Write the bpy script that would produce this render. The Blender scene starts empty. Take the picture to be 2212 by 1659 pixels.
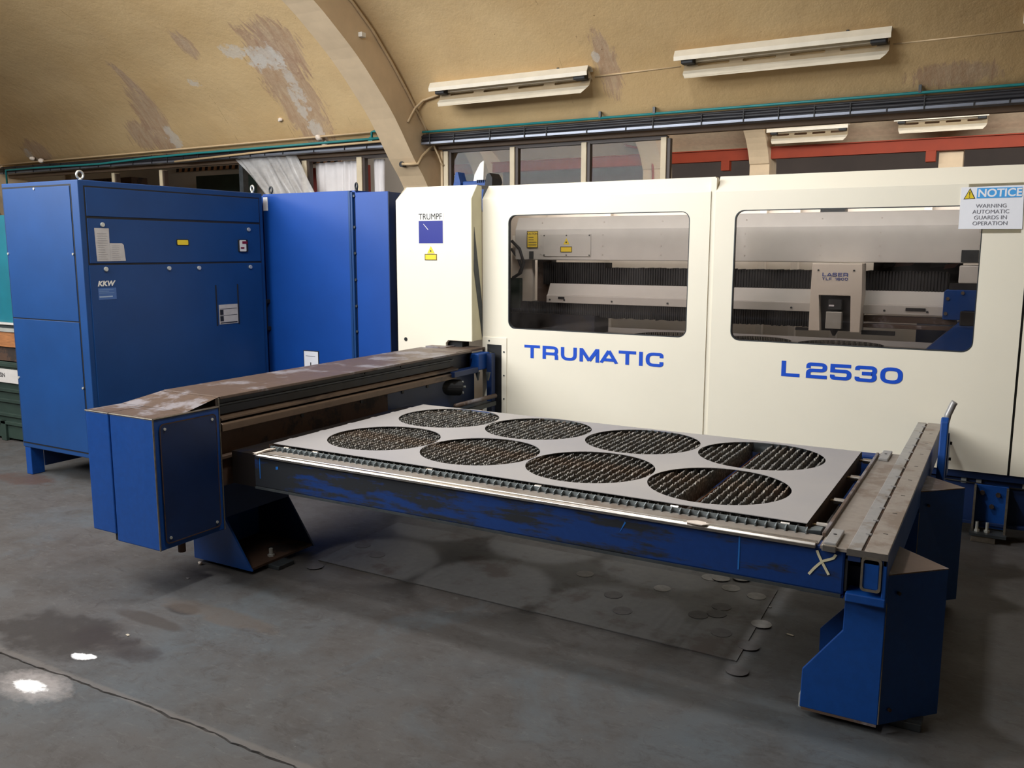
import bpy, bmesh, math, random
from mathutils import Vector, Matrix
random.seed(7)
S = bpy.context.scene
COL = S.collection

# ------------------------------------------------------------------ camera
cam_d = bpy.data.cameras.new('camera'); cam = bpy.data.objects.new('camera', cam_d); COL.objects.link(cam)
F = 1879.6806; yaw, pitch, roll = -0.5178, -0.1525, 0.0018
cy_, sy_, cp_, sp_ = math.cos(yaw), math.sin(yaw), math.cos(pitch), math.sin(pitch)
fwd = Vector((sy_*cp_, cy_*cp_, sp_)); rt = Vector((cy_, -sy_, 0)); up = rt.cross(fwd)
r2 = rt*math.cos(roll)+up*math.sin(roll); u2 = -rt*math.sin(roll)+up*math.cos(roll)
M = Matrix((r2, u2, -fwd)).transposed().to_4x4(); M.translation = Vector((3.0463, -3.013, 1.5893))
cam.matrix_world = M
cam_d.sensor_width = 36; cam_d.sensor_fit = 'HORIZONTAL'; cam_d.lens = F/2212*36
cam_d.clip_start = 0.05; cam_d.clip_end = 200
S.camera = cam
# ------------------------------------------------------------------ world, lights, exposure
S.view_settings.view_transform = 'Standard'; S.view_settings.look = 'None'
S.view_settings.gamma = 1; S.view_settings.use_curve_mapping = False
S.view_settings.exposure = 0.12
W = bpy.data.worlds.new('world'); S.world = W; W.use_nodes = True
W.node_tree.nodes['Background'].inputs[0].default_value = (0.75, 0.82, 1.0, 1)
W.node_tree.nodes['Background'].inputs[1].default_value = 0.9
def area(name, loc, target, sx, sy, power, color=(.94, .97, 1.0)):
    d = bpy.data.lights.new(name, 'AREA'); d.shape = 'RECTANGLE'; d.size = sx; d.size_y = sy
    d.energy = power; d.color = color
    o = bpy.data.objects.new(name, d); COL.objects.link(o); o.location = loc
    o.rotation_euler = (Vector(target)-Vector(loc)).to_track_quat('-Z', 'Y').to_euler()
    return o
# unseen lamps added for daylight, some as assumed rooflights in the near vault
area('rooflight_lamp', (-1.0, -1.9, 4.15), (0.2, 1.6, 0.4), 8.0, 1.1, 370)
area('crown_lamp', (0.9, 0.3, 4.45), (0.9, 0.3, 0), 0.30, 0.4, 80)
area('haunch_fill', (-2.6, -3.55, 3.15), (-0.8, 3.5, 2.2), 8.0, 0.8, 350)  # added unseen, lights the front faces and the lower vault
area('side_fill', (-7.5, -2.5, 3.2), (-3.0, 3.5, 1.6), 3.0, 1.2, 30)  # added unseen light from the left
area('far_bay_fill', (1.8, 6.2, 3.7), (1.2, 11.6, 3.3), 9.0, 0.9, 480)  # added unseen to brighten the far bay vault
area('third_bay_fill', (-1.0, 12.9, 3.3), (-1.0, 13.9, 2.6), 12.0, 0.3, 60)  # added unseen to lift the dark third bay
area('machine_fill_front', (1.4, 2.46, 1.97), (1.4, 2.95, 1.45), 3.2, 0.06, 14)  # added unseen inside the guards to brighten the machine interior
area('machine_fill_rear', (1.4, 3.45, 1.93), (1.4, 3.6, 1.2), 3.4, 0.06, 9)  # second added lamp, unseen, brightens the rear wall

# ------------------------------------------------------------------ materials
def srgb(c):
    return tuple(((x/255)/12.92 if x/255 <= .04045 else ((x/255+.055)/1.055)**2.4) for x in c)
class NT:
    def __init__(s, name):
        s.m = bpy.data.materials.new(name); s.m.use_nodes = True
        s.t = s.m.node_tree; s.n = s.t.nodes; s.b = s.n['Principled BSDF']; s.out = s.n['Material Output']
        s.tc = s.n.new('ShaderNodeTexCoord')
    def link(s, a, b): s.t.links.new(a, b)
    def noise(s, scale=5, detail=4, rough=.5, stretch=None, dist=0):
        v = s.tc.outputs['Object']
        if stretch:
            mp = s.n.new('ShaderNodeMapping'); mp.inputs['Scale'].default_value = stretch
            s.link(v, mp.inputs['Vector']); v = mp.outputs['Vector']
        k = s.n.new('ShaderNodeTexNoise'); k.inputs['Scale'].default_value = scale
        k.inputs['Detail'].default_value = detail; k.inputs['Roughness'].default_value = rough
        k.inputs['Distortion'].default_value = dist
        s.link(v, k.inputs['Vector']); return k.outputs['Fac']
    def ramp(s, fac, stops):
        r = s.n.new('ShaderNodeValToRGB'); e = r.color_ramp.elements
        e[0].position, e[0].color = stops[0][0], (*stops[0][1], 1)
        e[1].position, e[1].color = stops[-1][0], (*stops[-1][1], 1)
        for p, c in stops[1:-1]:
            x = e.new(p); x.color = (*c, 1)
        s.link(fac, r.inputs['Fac']); return r.outputs['Color']
    def step(s, fac, a, b):
        r = s.n.new('ShaderNodeMapRange'); r.inputs['From Min'].default_value = a; r.inputs['From Max'].default_value = b
        s.link(fac, r.inputs['Value']); return r.outputs['Result']
    def mix(s, fac, a, b):
        x = s.n.new('ShaderNodeMix'); x.data_type = 'RGBA'
        for v, i in ((a, 6), (b, 7)):
            if isinstance(v, tuple): x.inputs[i].default_value = (*v, 1)
            else: s.link(v, x.inputs[i])
        if isinstance(fac, (int, float)): x.inputs[0].default_value = fac
        else: s.link(fac, x.inputs[0])
        return x.outputs[2]
    def math(s, op, a, b=0.0, c=None):
        x = s.n.new('ShaderNodeMath'); x.operation = op
        for v, i in ((a, 0), (b, 1)) + (((c, 2),) if c is not None else ()):
            if isinstance(v, (int, float)): x.inputs[i].default_value = v
            else: s.link(v, x.inputs[i])
        return x.outputs[0]
    def xyz(s):
        x = s.n.new('ShaderNodeSeparateXYZ'); s.link(s.tc.outputs['Object'], x.inputs[0]); return x.outputs
    def blob(s, cx, cy, rx, ry, nz, k=1.2, soft=.35, skew=0):
        """ragged elliptical patch mask in x/y of the object"""
        o = s.xyz()
        dy = s.math('SUBTRACT', o[1], cy)
        dx = s.math('SUBTRACT', s.math('SUBTRACT', o[0], cx), s.math('MULTIPLY', dy, skew))
        d = s.math('ADD', s.math('POWER', s.math('ABSOLUTE', s.math('DIVIDE', dx, rx)), 2),
                   s.math('POWER', s.math('ABSOLUTE', s.math('DIVIDE', dy, ry)), 2))
        d = s.math('ADD', d, s.math('MULTIPLY', s.math('SUBTRACT', nz, .5), k*2))
        return s.step(d, 1.0+soft*.5, 1.0-soft*.5)
    def bump(s, fac, strength=.2, dist=.01):
        b = s.n.new('ShaderNodeBump'); b.inputs['Strength'].default_value = strength; b.inputs['Distance'].default_value = dist
        s.link(fac, b.inputs['Height']); s.link(b.outputs['Normal'], s.b.inputs['Normal'])
    def col(s, c):
        if isinstance(c, tuple): s.b.inputs['Base Color'].default_value = (*c, 1)
        else: s.link(c, s.b.inputs['Base Color'])
    def rough(s, v):
        if isinstance(v, (int, float)): s.b.inputs['Roughness'].default_value = v
        else: s.link(v, s.b.inputs['Roughness'])
MATS = {}
def plain(name, c, rough=.5, metal=0, var=.12, scale=6, bump=0, stretch=None, spec=.5):
    if name in MATS: return MATS[name]
    k = NT(name); c = srgb(c)
    n = k.noise(scale, 5, .6, stretch)
    k.col(k.mix(k.step(n, .3, .7), tuple(x*(1-var) for x in c), tuple(min(1, x*(1+var)) for x in c)))
    k.rough(rough); k.b.inputs['Metallic'].default_value = metal; k.b.inputs['Specular IOR Level'].default_value = spec
    if bump: k.bump(n, bump, .005)
    MATS[name] = k.m; return k.m
def worn(name, c, under, amount=.5, rough=.5, scale=4, stretch=None, spec=.4, fine=40, metal=0, xg=0):
    """paint with bare or dirty patches"""
    k = NT(name); c = srgb(c); under = srgb(under)
    n = k.noise(scale, 8, .65, stretch); n2 = k.noise(fine, 4, .6)
    a = k.mix(k.step(n2, .35, .7), tuple(x*.85 for x in c), c)
    if xg: n = k.math('SUBTRACT', n, k.math('MULTIPLY', k.xyz()[0], xg))   # wear grows towards one end
    m = k.step(k.math('ADD', n, k.math('MULTIPLY', n2, .12)), amount+.06, amount+.14)
    k.col(k.mix(m, a, under)); k.rough(k.math('ADD', k.math('MULTIPLY', n, .25), rough-.1))
    k.b.inputs['Specular IOR Level'].default_value = spec; k.b.inputs['Metallic'].default_value = metal
    k.bump(m, .15, .002); MATS[name] = k.m; return k.m
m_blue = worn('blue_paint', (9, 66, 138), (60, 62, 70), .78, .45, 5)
m_cab = plain('cabinet_blue_paint', (13, 60, 114), .45, var=.10, scale=2.5)
m_cab2 = plain('cabinet_bright_blue_paint', (10, 68, 150), .45, var=.08, scale=2.5)
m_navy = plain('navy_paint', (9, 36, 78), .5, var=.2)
m_edge = plain('chipped_edge_steel', (120, 112, 100), .45, .6, var=.3, scale=30)
m_bluebeam = worn('greasy_blue_paint', (6, 50, 112), (30, 33, 38), .485, .5, 1.8, (1, 3, 6), xg=.07)
m_cream = plain('cream_paint', (241, 233, 213), .42, var=.025, scale=1.3)
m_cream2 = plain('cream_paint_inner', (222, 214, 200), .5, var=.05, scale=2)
m_greencream = plain('greenish_cream_paint', (214, 206, 172), .5, var=.05)  # slightly darker, greener cream for the column side
m_grey = plain('grey_panel_paint', (196, 194, 188), .45, var=.04)
m_dark = plain('black_rubber', (22, 22, 24), .6, var=.3)
m_dgrey = plain('dark_grey_steel', (62, 66, 68), .45, .3, var=.25, scale=20)
m_combm = plain('comb_steel', (128, 136, 138), .42, .4, var=.2, scale=20)
m_rust = worn('rusty_steel', (78, 56, 42), (44, 36, 32), .5, .75, 5)
m_brown = worn('oil_stained_steel', (92, 74, 62), (128, 122, 124), .52, .45, 3.5, None, .5, 30)
m_steel = worn('dusty_steel', (158, 148, 138), (132, 118, 106), .52, .40, 5, None, .5, 30, .25)
m_steel2 = worn('rubbed_steel', (166, 164, 162), (140, 132, 124), .54, .35, 7, None, .5, 40, .3)
m_bright = plain('bright_steel', (196, 190, 182), .30, 1, var=.08, scale=30)
m_zinc = plain('zinc_steel', (200, 200, 192), .35, .5, var=.1)
m_railb = worn('brown_rail_steel', (104, 84, 66), (58, 46, 38), .52, .42, 6, (1, .3, 1), .5, 30, .3)
m_web = worn('dark_web_steel', (14, 18, 34), (26, 20, 16), .45, .45, 3)
m_white = plain('white_paint', (226, 222, 212), .45, var=.04)
m_fix = plain('light_fitting_enamel', (214, 204, 184), .4, var=.06, scale=8)
m_fix2 = plain('shaded_reflector_enamel', (158, 140, 112), .5, var=.08, scale=8)  # recess shade under the cover painted in as a darker enamel
m_paper = plain('white_paper', (240, 240, 244), .6, var=.02)
m_paper2 = plain('grey_paper', (190, 184, 178), .6, var=.08, scale=12)
m_print = plain('grey_print', (120, 120, 128), .6, var=.05)
m_print2 = plain('faint_print', (160, 155, 152), .6, var=.05)
m_ink = plain('black_print', (26, 26, 30), .6, var=.05)
m_yel = plain('yellow_label', (236, 206, 40), .5, var=.04)
m_skyb = plain('sky_blue_print', (74, 164, 230), .5, var=.03)
m_let = plain('blue_lettering', (14, 78, 200), .45, var=.03)
m_logo = plain('logo_blue', (12, 28, 130), .5, var=.03)
m_let2 = plain('muted_blue_lettering', (60, 80, 150), .5, var=.03)
m_orange = plain('orange_beam_paint', (140, 46, 8), .7, var=.08)
m_teal = plain('teal_pipe_paint', (28, 120, 122), .5, var=.12)
m_tealb = plain('teal_board', (12, 96, 110), .5, var=.25, scale=2)
m_green = plain('dark_green_steel', (34, 50, 42), .6, var=.3, scale=4)
m_wood = plain('wood_board', (150, 98, 58), .6, var=.3, scale=10, stretch=(1, 1, 8))
m_tan = plain('cream_pipe_paint', (196, 170, 132), .5, var=.08)
m_header = plain('brown_header_paint', (104, 84, 66), .6, var=.15, scale=4)
m_conc = plain('painted_concrete_rib', (212, 188, 154), .7, var=.07, scale=5, bump=.25)
m_concside = m_conc
m_cable = plain('black_cable', (30, 30, 36), .5, var=.2)
m_tray = plain('galvanised_tray', (120, 124, 134), .4, .7, var=.1)
m_post = plain('cream_window_frame', (206, 190, 160), .5, var=.08)
m_frame_d = plain('dark_window_frame', (58, 44, 36), .5, var=.1)
m_farwall = plain('far_dark_wall', (66, 54, 46), .8, var=.15, scale=1.5)
m_farvault = worn('far_vault_plaster', (216, 192, 160), (140, 126, 110), .64, .8, 1.6, None, .2, 12)
m_redsign = plain('red_board', (140, 52, 44), .6, var=.1)
m_cloth = plain('white_cloth', (222, 216, 214), .8, var=.05)
m_disc = plain('steel_offcut', (124, 120, 115), .55, .25, var=.2, scale=25)
m_disc2 = plain('pale_steel_offcut', (196, 184, 164), .5, .2, var=.1, scale=25)
m_disc3 = plain('dark_steel_offcut', (80, 76, 75), .6, .2, var=.2, scale=25)
m_chalk = plain('chalk_paint', (206, 198, 164), .8, var=.12, scale=40)
m_tape = plain('dirty_white_tape', (224, 210, 196), .7, var=.1, scale=40)
m_red = plain('red_display', (120, 14, 24), .3, var=.05)

def m_sheetf():
    k = NT('cut_sheet_steel'); n = k.noise(1.2, 6, .6); n2 = k.noise(120, 2, .5)
    k.col(k.mix(k.step(n, .3, .7), srgb((160, 157, 159)), srgb((176, 171, 167))))
    k.b.inputs['Metallic'].default_value = .2; k.rough(.5); k.bump(n2, .03, .001); return k.m
m_sheet = m_sheetf()
def m_slatf():
    k = NT('slag_covered_steel'); n = k.noise(60, 5, .7); n2 = k.noise(4, 3, .6)
    a = k.ramp(n, [(.3, srgb((46, 42, 40))), (.5, srgb((98, 96, 92))), (.7, srgb((186, 180, 168)))])
    k.col(k.mix(k.math('MULTIPLY', k.step(n2, .5, .75), .6), a, srgb((120, 92, 66)))); k.rough(.55)
    k.b.inputs['Metallic'].default_value = .3; k.bump(n, .8, .004); return k.m
m_slat = m_slatf()
def glass(name, tint, fac, rough=.02, dirt=.05):
    k = NT(name); k.n.remove(k.b)
    t = k.n.new('ShaderNodeBsdfTransparent'); t.inputs[0].default_value = (*tint, 1)
    g = k.n.new('ShaderNodeBsdfGlossy'); g.inputs['Roughness'].default_value = rough
    nz = k.noise(3, 5, .6)
    d = k.n.new('ShaderNodeBsdfDiffuse'); d.inputs[0].default_value = (.35, .32, .30, 1)
    mx = k.n.new('ShaderNodeMixShader'); fr = k.n.new('ShaderNodeFresnel'); fr.inputs[0].default_value = fac
    k.link(fr.outputs[0], mx.inputs[0]); k.link(t.outputs[0], mx.inputs[1]); k.link(g.outputs[0], mx.inputs[2])
    m2 = k.n.new('ShaderNodeMixShader'); k.link(k.math('MULTIPLY', k.step(nz, .35, .75), dirt), m2.inputs[0])
    k.link(mx.outputs[0], m2.inputs[1]); k.link(d.outputs[0], m2.inputs[2]); k.link(m2.outputs[0], k.out.inputs[0])
    return k.m
m_glass = glass('tinted_guard_glass', (.86, .82, .80), 1.25)
m_wglass = glass('partition_glass', (.86, .85, .83), 1.15, .02, .0)
def plastic():
    k = NT('clear_plastic_sheet'); k.n.remove(k.b)
    t = k.n.new('ShaderNodeBsdfTransparent'); p = k.n.new('ShaderNodeBsdfPrincipled')
    p.inputs['Base Color'].default_value = (.72, .70, .68, 1); p.inputs['Roughness'].default_value = .2
    n = k.noise(6, 4, .6); mx = k.n.new('ShaderNodeMixShader'); k.link(k.math('ADD', k.math('MULTIPLY', n, .6), .12), mx.inputs[0])
    k.link(t.outputs[0], mx.inputs[1]); k.link(p.outputs[0], mx.inputs[2]); k.link(mx.outputs[0], k.out.inputs[0]); return k.m
m_plastic = plastic()
def vaultmat():
    k = NT('painted_vault_plaster')
    n = k.noise(.7, 5, .6); nf = k.noise(9, 6, .7); ns = k.noise(3.2, 8, .72, (3.2, .8, .8), .4)
    base = k.mix(k.step(n, .3, .72), srgb((200, 168, 120)), srgb((216, 188, 142)))
    base = k.mix(k.math('MULTIPLY', k.step(k.noise(2.2, 6, .7), .5, .8), .35), base, srgb((186, 158, 122)))
    pale = srgb((192, 170, 146)); grey = srgb((206, 200, 190))
    nst = k.noise(5, 8, .75, (3.0, .7, .7), 1.2)
    for cx, cy, rx, ry, sk in ((-3.47, 3.86, .30, .58, 0), (-3.25, 3.5, .25, .28, 0), (-5.75, 4.0, .20, .38, -.25), (-6.1, 4.12, .25, .12, 0),
                               (-5.65, 3.6, .06, .2, .2), (-4.4, 3.35, .1, .16, 0), (-8.3, 4.2, .25, .12, 0), (-.02, 3.95, .10, .22, 0), (2.6, 4.2, .3, .06, 0)):
        mk = k.blob(cx, cy, rx, ry, nst, 2.6, .5, sk)
        base = k.mix(k.math('MULTIPLY', mk, .8), base, k.mix(k.step(nst, .4, .66), srgb((170, 138, 112)), pale))
    for cx, cy, rx, ry, sk in ((-3.86, 3.5, .13, .07, .6), (-3.62, 3.62, .1, .06, 0), (-3.5, 4.0, .05, .12, 0), (-4.72, 3.73, .07, .04, 0), (-3.55, 3.6, .2, .12, 0),
                               (-3.45, 4.2, .08, .07, 0), (-5.62, 4.16, .09, .09, 0), (-8.5, 4.2, .1, .06, 0), (-.1, 3.9, .03, .03, 0), (-3.4, 3.8, .06, .2, 0)):
        base = k.mix(k.math('MULTIPLY', k.blob(cx, cy, rx, ry, nf, 4.5, .8, sk), .65), base, grey)
    o = k.xyz()   # board-marked joints across the shell
    jx = k.math('ABSOLUTE', k.math('SUBTRACT', k.math('FRACT', k.math('MULTIPLY', k.math('ADD', k.math('ADD', o[0], 10.06), k.math('MULTIPLY', nf, .06)), 1/.84)), .5))
    jm = k.math('MULTIPLY', k.step(jx, .005, .002), k.math('MULTIPLY', k.step(nf, .50, .62), k.step(k.noise(.9, 2, .5), .5, .6)))
    base = k.mix(k.math('MULTIPLY', jm, .5), base, srgb((120, 92, 58)))
    base = k.mix(k.math('MULTIPLY', k.step(k.noise(26, 3, .5), .74, .78), .7), base, srgb((110, 84, 56)))
    k.col(base); k.rough(.75); k.b.inputs['Specular IOR Level'].default_value = .25
    k.bump(k.math('ADD', k.math('MULTIPLY', nf, .6), k.math('ADD', k.noise(1.5, 3, .5), k.math('MULTIPLY', jm, .4))), .35, .03)
    return k.m
m_vault = vaultmat()
def floormat():
    k = NT('stained_concrete_floor')
    n = k.noise(.6, 6, .65, None, .3); n2 = k.noise(3.5, 8, .7); n3 = k.noise(22, 5, .7, (1, 1.6, 1))
    base = k.ramp(n, [(.32, srgb((68, 62, 58))), (.5, srgb((80, 77, 75))), (.68, srgb((80, 84, 87)))])
    base = k.mix(k.math('MULTIPLY', k.step(n2, .45, .68), .6), base, srgb((62, 55, 50)))
    base = k.mix(k.math('MULTIPLY', k.step(n3, .62, .7), .45), base, srgb((62, 56, 52)))
    base = k.mix(k.math('MULTIPLY', k.step(k.noise(70, 3, .6), .72, .78), .5), base, srgb((170, 166, 158)))
    n4 = k.noise(8, 9, .78, (1.0, 1.5, 1), 1.0); n5 = k.noise(16, 8, .75, (.8, 2.2, 1), .6)
    base = k.mix(k.math('MULTIPLY', k.step(n4, .53, .62), .42), base, srgb((54, 48, 44)))
    base = k.mix(k.math('MULTIPLY', k.step(n5, .55, .66), .34), base, srgb((106, 104, 101)))
    base = k.mix(k.math('MULTIPLY', k.step(k.noise(1.6, 7, .7, None, .5), .55, .68), .45), base, srgb((84, 92, 97)))
    yy = k.math('ABSOLUTE', k.math('ADD', k.math('SUBTRACT', k.xyz()[1], -1.165), k.math('MULTIPLY', k.math('SUBTRACT', n4, .5), .03)))
    base = k.mix(k.math('MULTIPLY', k.step(yy, .02, .008), .45), base, srgb((112, 105, 99)))
    base = k.mix(k.math('MULTIPLY', k.step(k.noise(45, 4, .65, (.4, 2.4, 1), .8), .64, .70), .55), base, srgb((48, 43, 40)))
    for cx, cy, rx, ry, c, f in ((-.3, -.95, .35, .16, (44, 38, 34), .8), (-.05, -.92, .25, .08, (44, 36, 34), .6), (-.045, -.53, .085, .045, (52, 48, 46), .9),
                                 (-.1, -.68, .22, .035, (64, 58, 54), .8), (.15, -.5, .3, .06, (84, 74, 66), .6),
                                 (-2.9, .45, .25, .12, (70, 44, 34), .6)):
        base = k.mix(k.math('MULTIPLY', k.blob(cx, cy, rx, ry, n2, 3.2, .9), f), base, srgb(c))
    for cx, cy, rx, ry in ((-.036, -1.046, .045, .022), (0.0, -1.025, .03, .014)):
        base = k.mix(k.blob(cx, cy, rx, ry, n3, 1.6, .6), base, (.85, .83, .81))
    base = k.mix(k.math('MULTIPLY', k.blob(.03, -1.275, .15, .08, n3, 1.2, 1.6), .45), base, srgb((190, 180, 174)))
    base = k.mix(k.blob(.02, -1.285, .075, .034, n3, 1.6, .8), base, (.88, .86, .84))
    k.col(base); k.rough(k.math('ADD', k.math('MULTIPLY', n2, .3), .42))
    k.b.inputs['Specular IOR Level'].default_value = .35
    k.bump(k.math('ADD', n3, k.math('MULTIPLY', n2, .6)), .12, .006); return k.m
m_floor = floormat()
m_groove = plain('dirty_joint_filler', (58, 50, 46), .8, var=.3, scale=30)
m_fsheet = worn('dusty_floor_sheet', (92, 90, 88), (72, 64, 60), .52, .5, 2.5, None, .4, 30, .1)

# ------------------------------------------------------------------ mesh helpers
ORIG = {}
class MB:
    def __init__(s): s.v = []; s.f = []
    def poly(s, pts, flip=False):
        i = len(s.v); s.v += [tuple(p) for p in pts]; f = list(range(i, i+len(pts)))
        s.f.append(f[::-1] if flip else f); return s
    def box(s, x0, x1, y0, y1, z0, z1):
        i = len(s.v)
        s.v += [(x, y, z) for z in (z0, z1) for y in (y0, y1) for x in (x0, x1)]
        for f in ((0, 2, 3, 1), (4, 5, 7, 6), (0, 1, 5, 4), (2, 6, 7, 3), (0, 4, 6, 2), (1, 3, 7, 5)): s.f.append([i+k for k in f])
        return s
    def prism(s, pts, d):
        """closed 3D outline extruded by the vector d"""
        n = len(pts); i = len(s.v); d = Vector(d)
        s.v += [tuple(p) for p in pts] + [tuple(Vector(p)+d) for p in pts]
        s.f.append([i+k for k in range(n)][::-1]); s.f.append([i+n+k for k in range(n)])
        for k in range(n):
            j = (k+1) % n; s.f.append([i+k, i+j, i+n+j, i+n+k])
        return s
    def cyl(s, p0, p1, r, n=12, r1=None, cap=True):
        p0, p1 = Vector(p0), Vector(p1); a = (p1-p0).normalized()
        b = a.orthogonal().normalized(); c = a.cross(b); r1 = r if r1 is None else r1; i = len(s.v)
        for p, q in ((p0, r), (p1, r1)):
            for k in range(n):
                t = 2*math.pi*k/n; s.v.append(tuple(p+b*q*math.cos(t)+c*q*math.sin(t)))
        for k in range(n):
            j = (k+1) % n; s.f.append([i+k, i+j, i+n+j, i+n+k])
        if cap: s.f.append([i+k for k in range(n)][::-1]); s.f.append([i+n+k for k in range(n)])
        return s
    def tube(s, pts, r, n=8, cap=True):
        pts = [Vector(p) for p in pts]; i = len(s.v); m = len(pts); ref = None
        for k, p in enumerate(pts):
            a = (pts[min(k+1, m-1)]-pts[max(k-1, 0)]).normalized()
            if ref is None: ref = a.orthogonal().normalized()
            b = (ref-a*ref.dot(a)).normalized(); ref = b; c = a.cross(b)
            for q in range(n):
                t = 2*math.pi*q/n; s.v.append(tuple(p+b*r*math.cos(t)+c*r*math.sin(t)))
        for k in range(m-1):
            for q in range(n):
                j = (q+1) % n; s.f.append([i+k*n+q, i+k*n+j, i+(k+1)*n+j, i+(k+1)*n+q])
        if cap: s.f.append([i+q for q in range(n)][::-1]); s.f.append([i+(m-1)*n+q for q in range(n)])
        return s
    def ring(s, c, axis, R, r, n=20, k=8):
        c, axis = Vector(c), Vector(axis).normalized(); b = axis.orthogonal().normalized(); d = axis.cross(b); i = len(s.v)
        for q in range(n):
            t = 2*math.pi*q/n; e = b*math.cos(t)+d*math.sin(t)
            for w in range(k):
                u = 2*math.pi*w/k; s.v.append(tuple(c+e*(R+r*math.cos(u))+axis*r*math.sin(u)))
        for q in range(n):
            for w in range(k):
                s.f.append([i+q*k+w, i+((q+1) % n)*k+w, i+((q+1) % n)*k+(w+1) % k, i+q*k+(w+1) % k])
        return s
    def build(s, name, mat, parent=None, bevel=0, smooth=False, seg=2):
        me = bpy.data.meshes.new(name)
        off = ORIG.get(parent.name, Vector((0, 0, 0))) if parent else Vector((0, 0, 0))
        me.from_pydata([tuple(Vector(p)-off) for p in s.v], [], s.f); me.validate(); me.update()
        bm = bmesh.new(); bm.from_mesh(me); bmesh.ops.recalc_face_normals(bm, faces=bm.faces); bm.to_mesh(me); bm.free()
        me.materials.append(mat)
        o = bpy.data.objects.new(name, me); COL.objects.link(o)
        if parent: o.parent = parent; ORIG[o.name] = off
        if bevel:
            b = o.modifiers.new('bevel', 'BEVEL'); b.width = bevel; b.segments = seg; b.limit_method = 'ANGLE'
        if smooth:
            for p in me.polygons: p.use_smooth = True
        return o
def tag(o, label=None, cat=None, group=None, kind=None):
    for k, v in (('label', label), ('category', cat), ('group', group), ('kind', kind)):
        if v: o[k] = v
    return o
def thing(name, label, cat, loc, group=None):
    o = bpy.data.objects.new(name, None); COL.objects.link(o); o.location = loc; o.empty_display_size = .1
    ORIG[o.name] = Vector(loc); return tag(o, label, cat, group)
def solid(name, mb, mat, label, cat, group=None, bevel=0, smooth=False):
    o = mb.build(name, mat, None, bevel, smooth); return tag(o, label, cat, group)
def struct(name, mb, mat, **k):
    o = mb.build(name, mat, None, **k); o['kind'] = 'structure'; return o
def copytree(o, parent=None, loc=None):
    c = o.copy(); COL.objects.link(c); c.parent = parent
    if loc is not None: c.location = loc
    for ch in list(o.children): copytree(ch, c)
    return c
def rrect(u0, u1, v0, v1, r, n=6):
    p = []
    for cx, cy, a in ((u1-r, v1-r, 0), (u0+r, v1-r, 90), (u0+r, v0+r, 180), (u1-r, v0+r, 270)):
        for k in range(n+1):
            t = math.radians(a+90*k/n); p.append((cx+r*math.cos(t), cy+r*math.sin(t)))
    return p
def circ(cx, cy, r, n=48): return [(cx+r*math.cos(2*math.pi*k/n), cy+r*math.sin(2*math.pi*k/n)) for k in range(n)]
def holed(outer, holes, to3, d):
    """plate from a 2D outline with holes: to3 maps (u,v) to 3D, d is the thickness vector"""
    bm = bmesh.new(); edges = []
    for loop in [outer]+holes:
        vs = [bm.verts.new((p[0], p[1], 0)) for p in loop]
        for k in range(len(vs)): edges.append(bm.edges.new((vs[k], vs[(k+1) % len(vs)])))
    bmesh.ops.triangle_fill(bm, use_beauty=True, use_dissolve=False, edges=edges)
    bm.verts.index_update(); m = MB(); d = Vector(d); n = len(bm.verts)
    a = [Vector(to3(v.co.x, v.co.y)) for v in bm.verts]
    m.v = [tuple(p) for p in a]+[tuple(p+d) for p in a]
    for f in bm.faces:
        ix = [v.index for v in f.verts]; m.f.append(ix); m.f.append([n+i for i in ix][::-1])
    for e in bm.edges:
        if len(e.link_faces) == 1:
            i, j = e.verts[0].index, e.verts[1].index; m.f.append([i, j, n+j, n+i])
    bm.free(); return m
FY = lambda y: (lambda u, v: (u, y, v))       # plane facing the camera side, u=x v=z
FX = lambda x: (lambda u, v: (x, u, v))       # plane facing +x, u=y v=z
FZ = lambda z: (lambda u, v: (u, v, z))
def text(name, s, origin, ux, uy, size, mat, parent, xs=1.0, bold=0.0, align='LEFT', shear=0.0):
    cu = bpy.data.curves.new('txt', 'FONT'); cu.body = s; cu.size = size; cu.align_x = align; cu.offset = bold; cu.shear = shear
    ob = bpy.data.objects.new('txt', cu); COL.objects.link(ob)
    dg = bpy.context.evaluated_depsgraph_get(); me = bpy.data.meshes.new_from_object(ob.evaluated_get(dg))
    bpy.data.objects.remove(ob); bpy.data.curves.remove(cu)
    o = Vector(origin)-ORIG[parent.name]; ux, uy = Vector(ux), Vector(uy)
    for v in me.vertices: v.co = o+ux*v.co.x*xs+uy*v.co.y
    me.materials.clear(); me.materials.append(mat); me.name = name
    q = bpy.data.objects.new(name, me); COL.objects.link(q); q.parent = parent; ORIG[q.name] = ORIG[parent.name]
    return q
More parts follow.
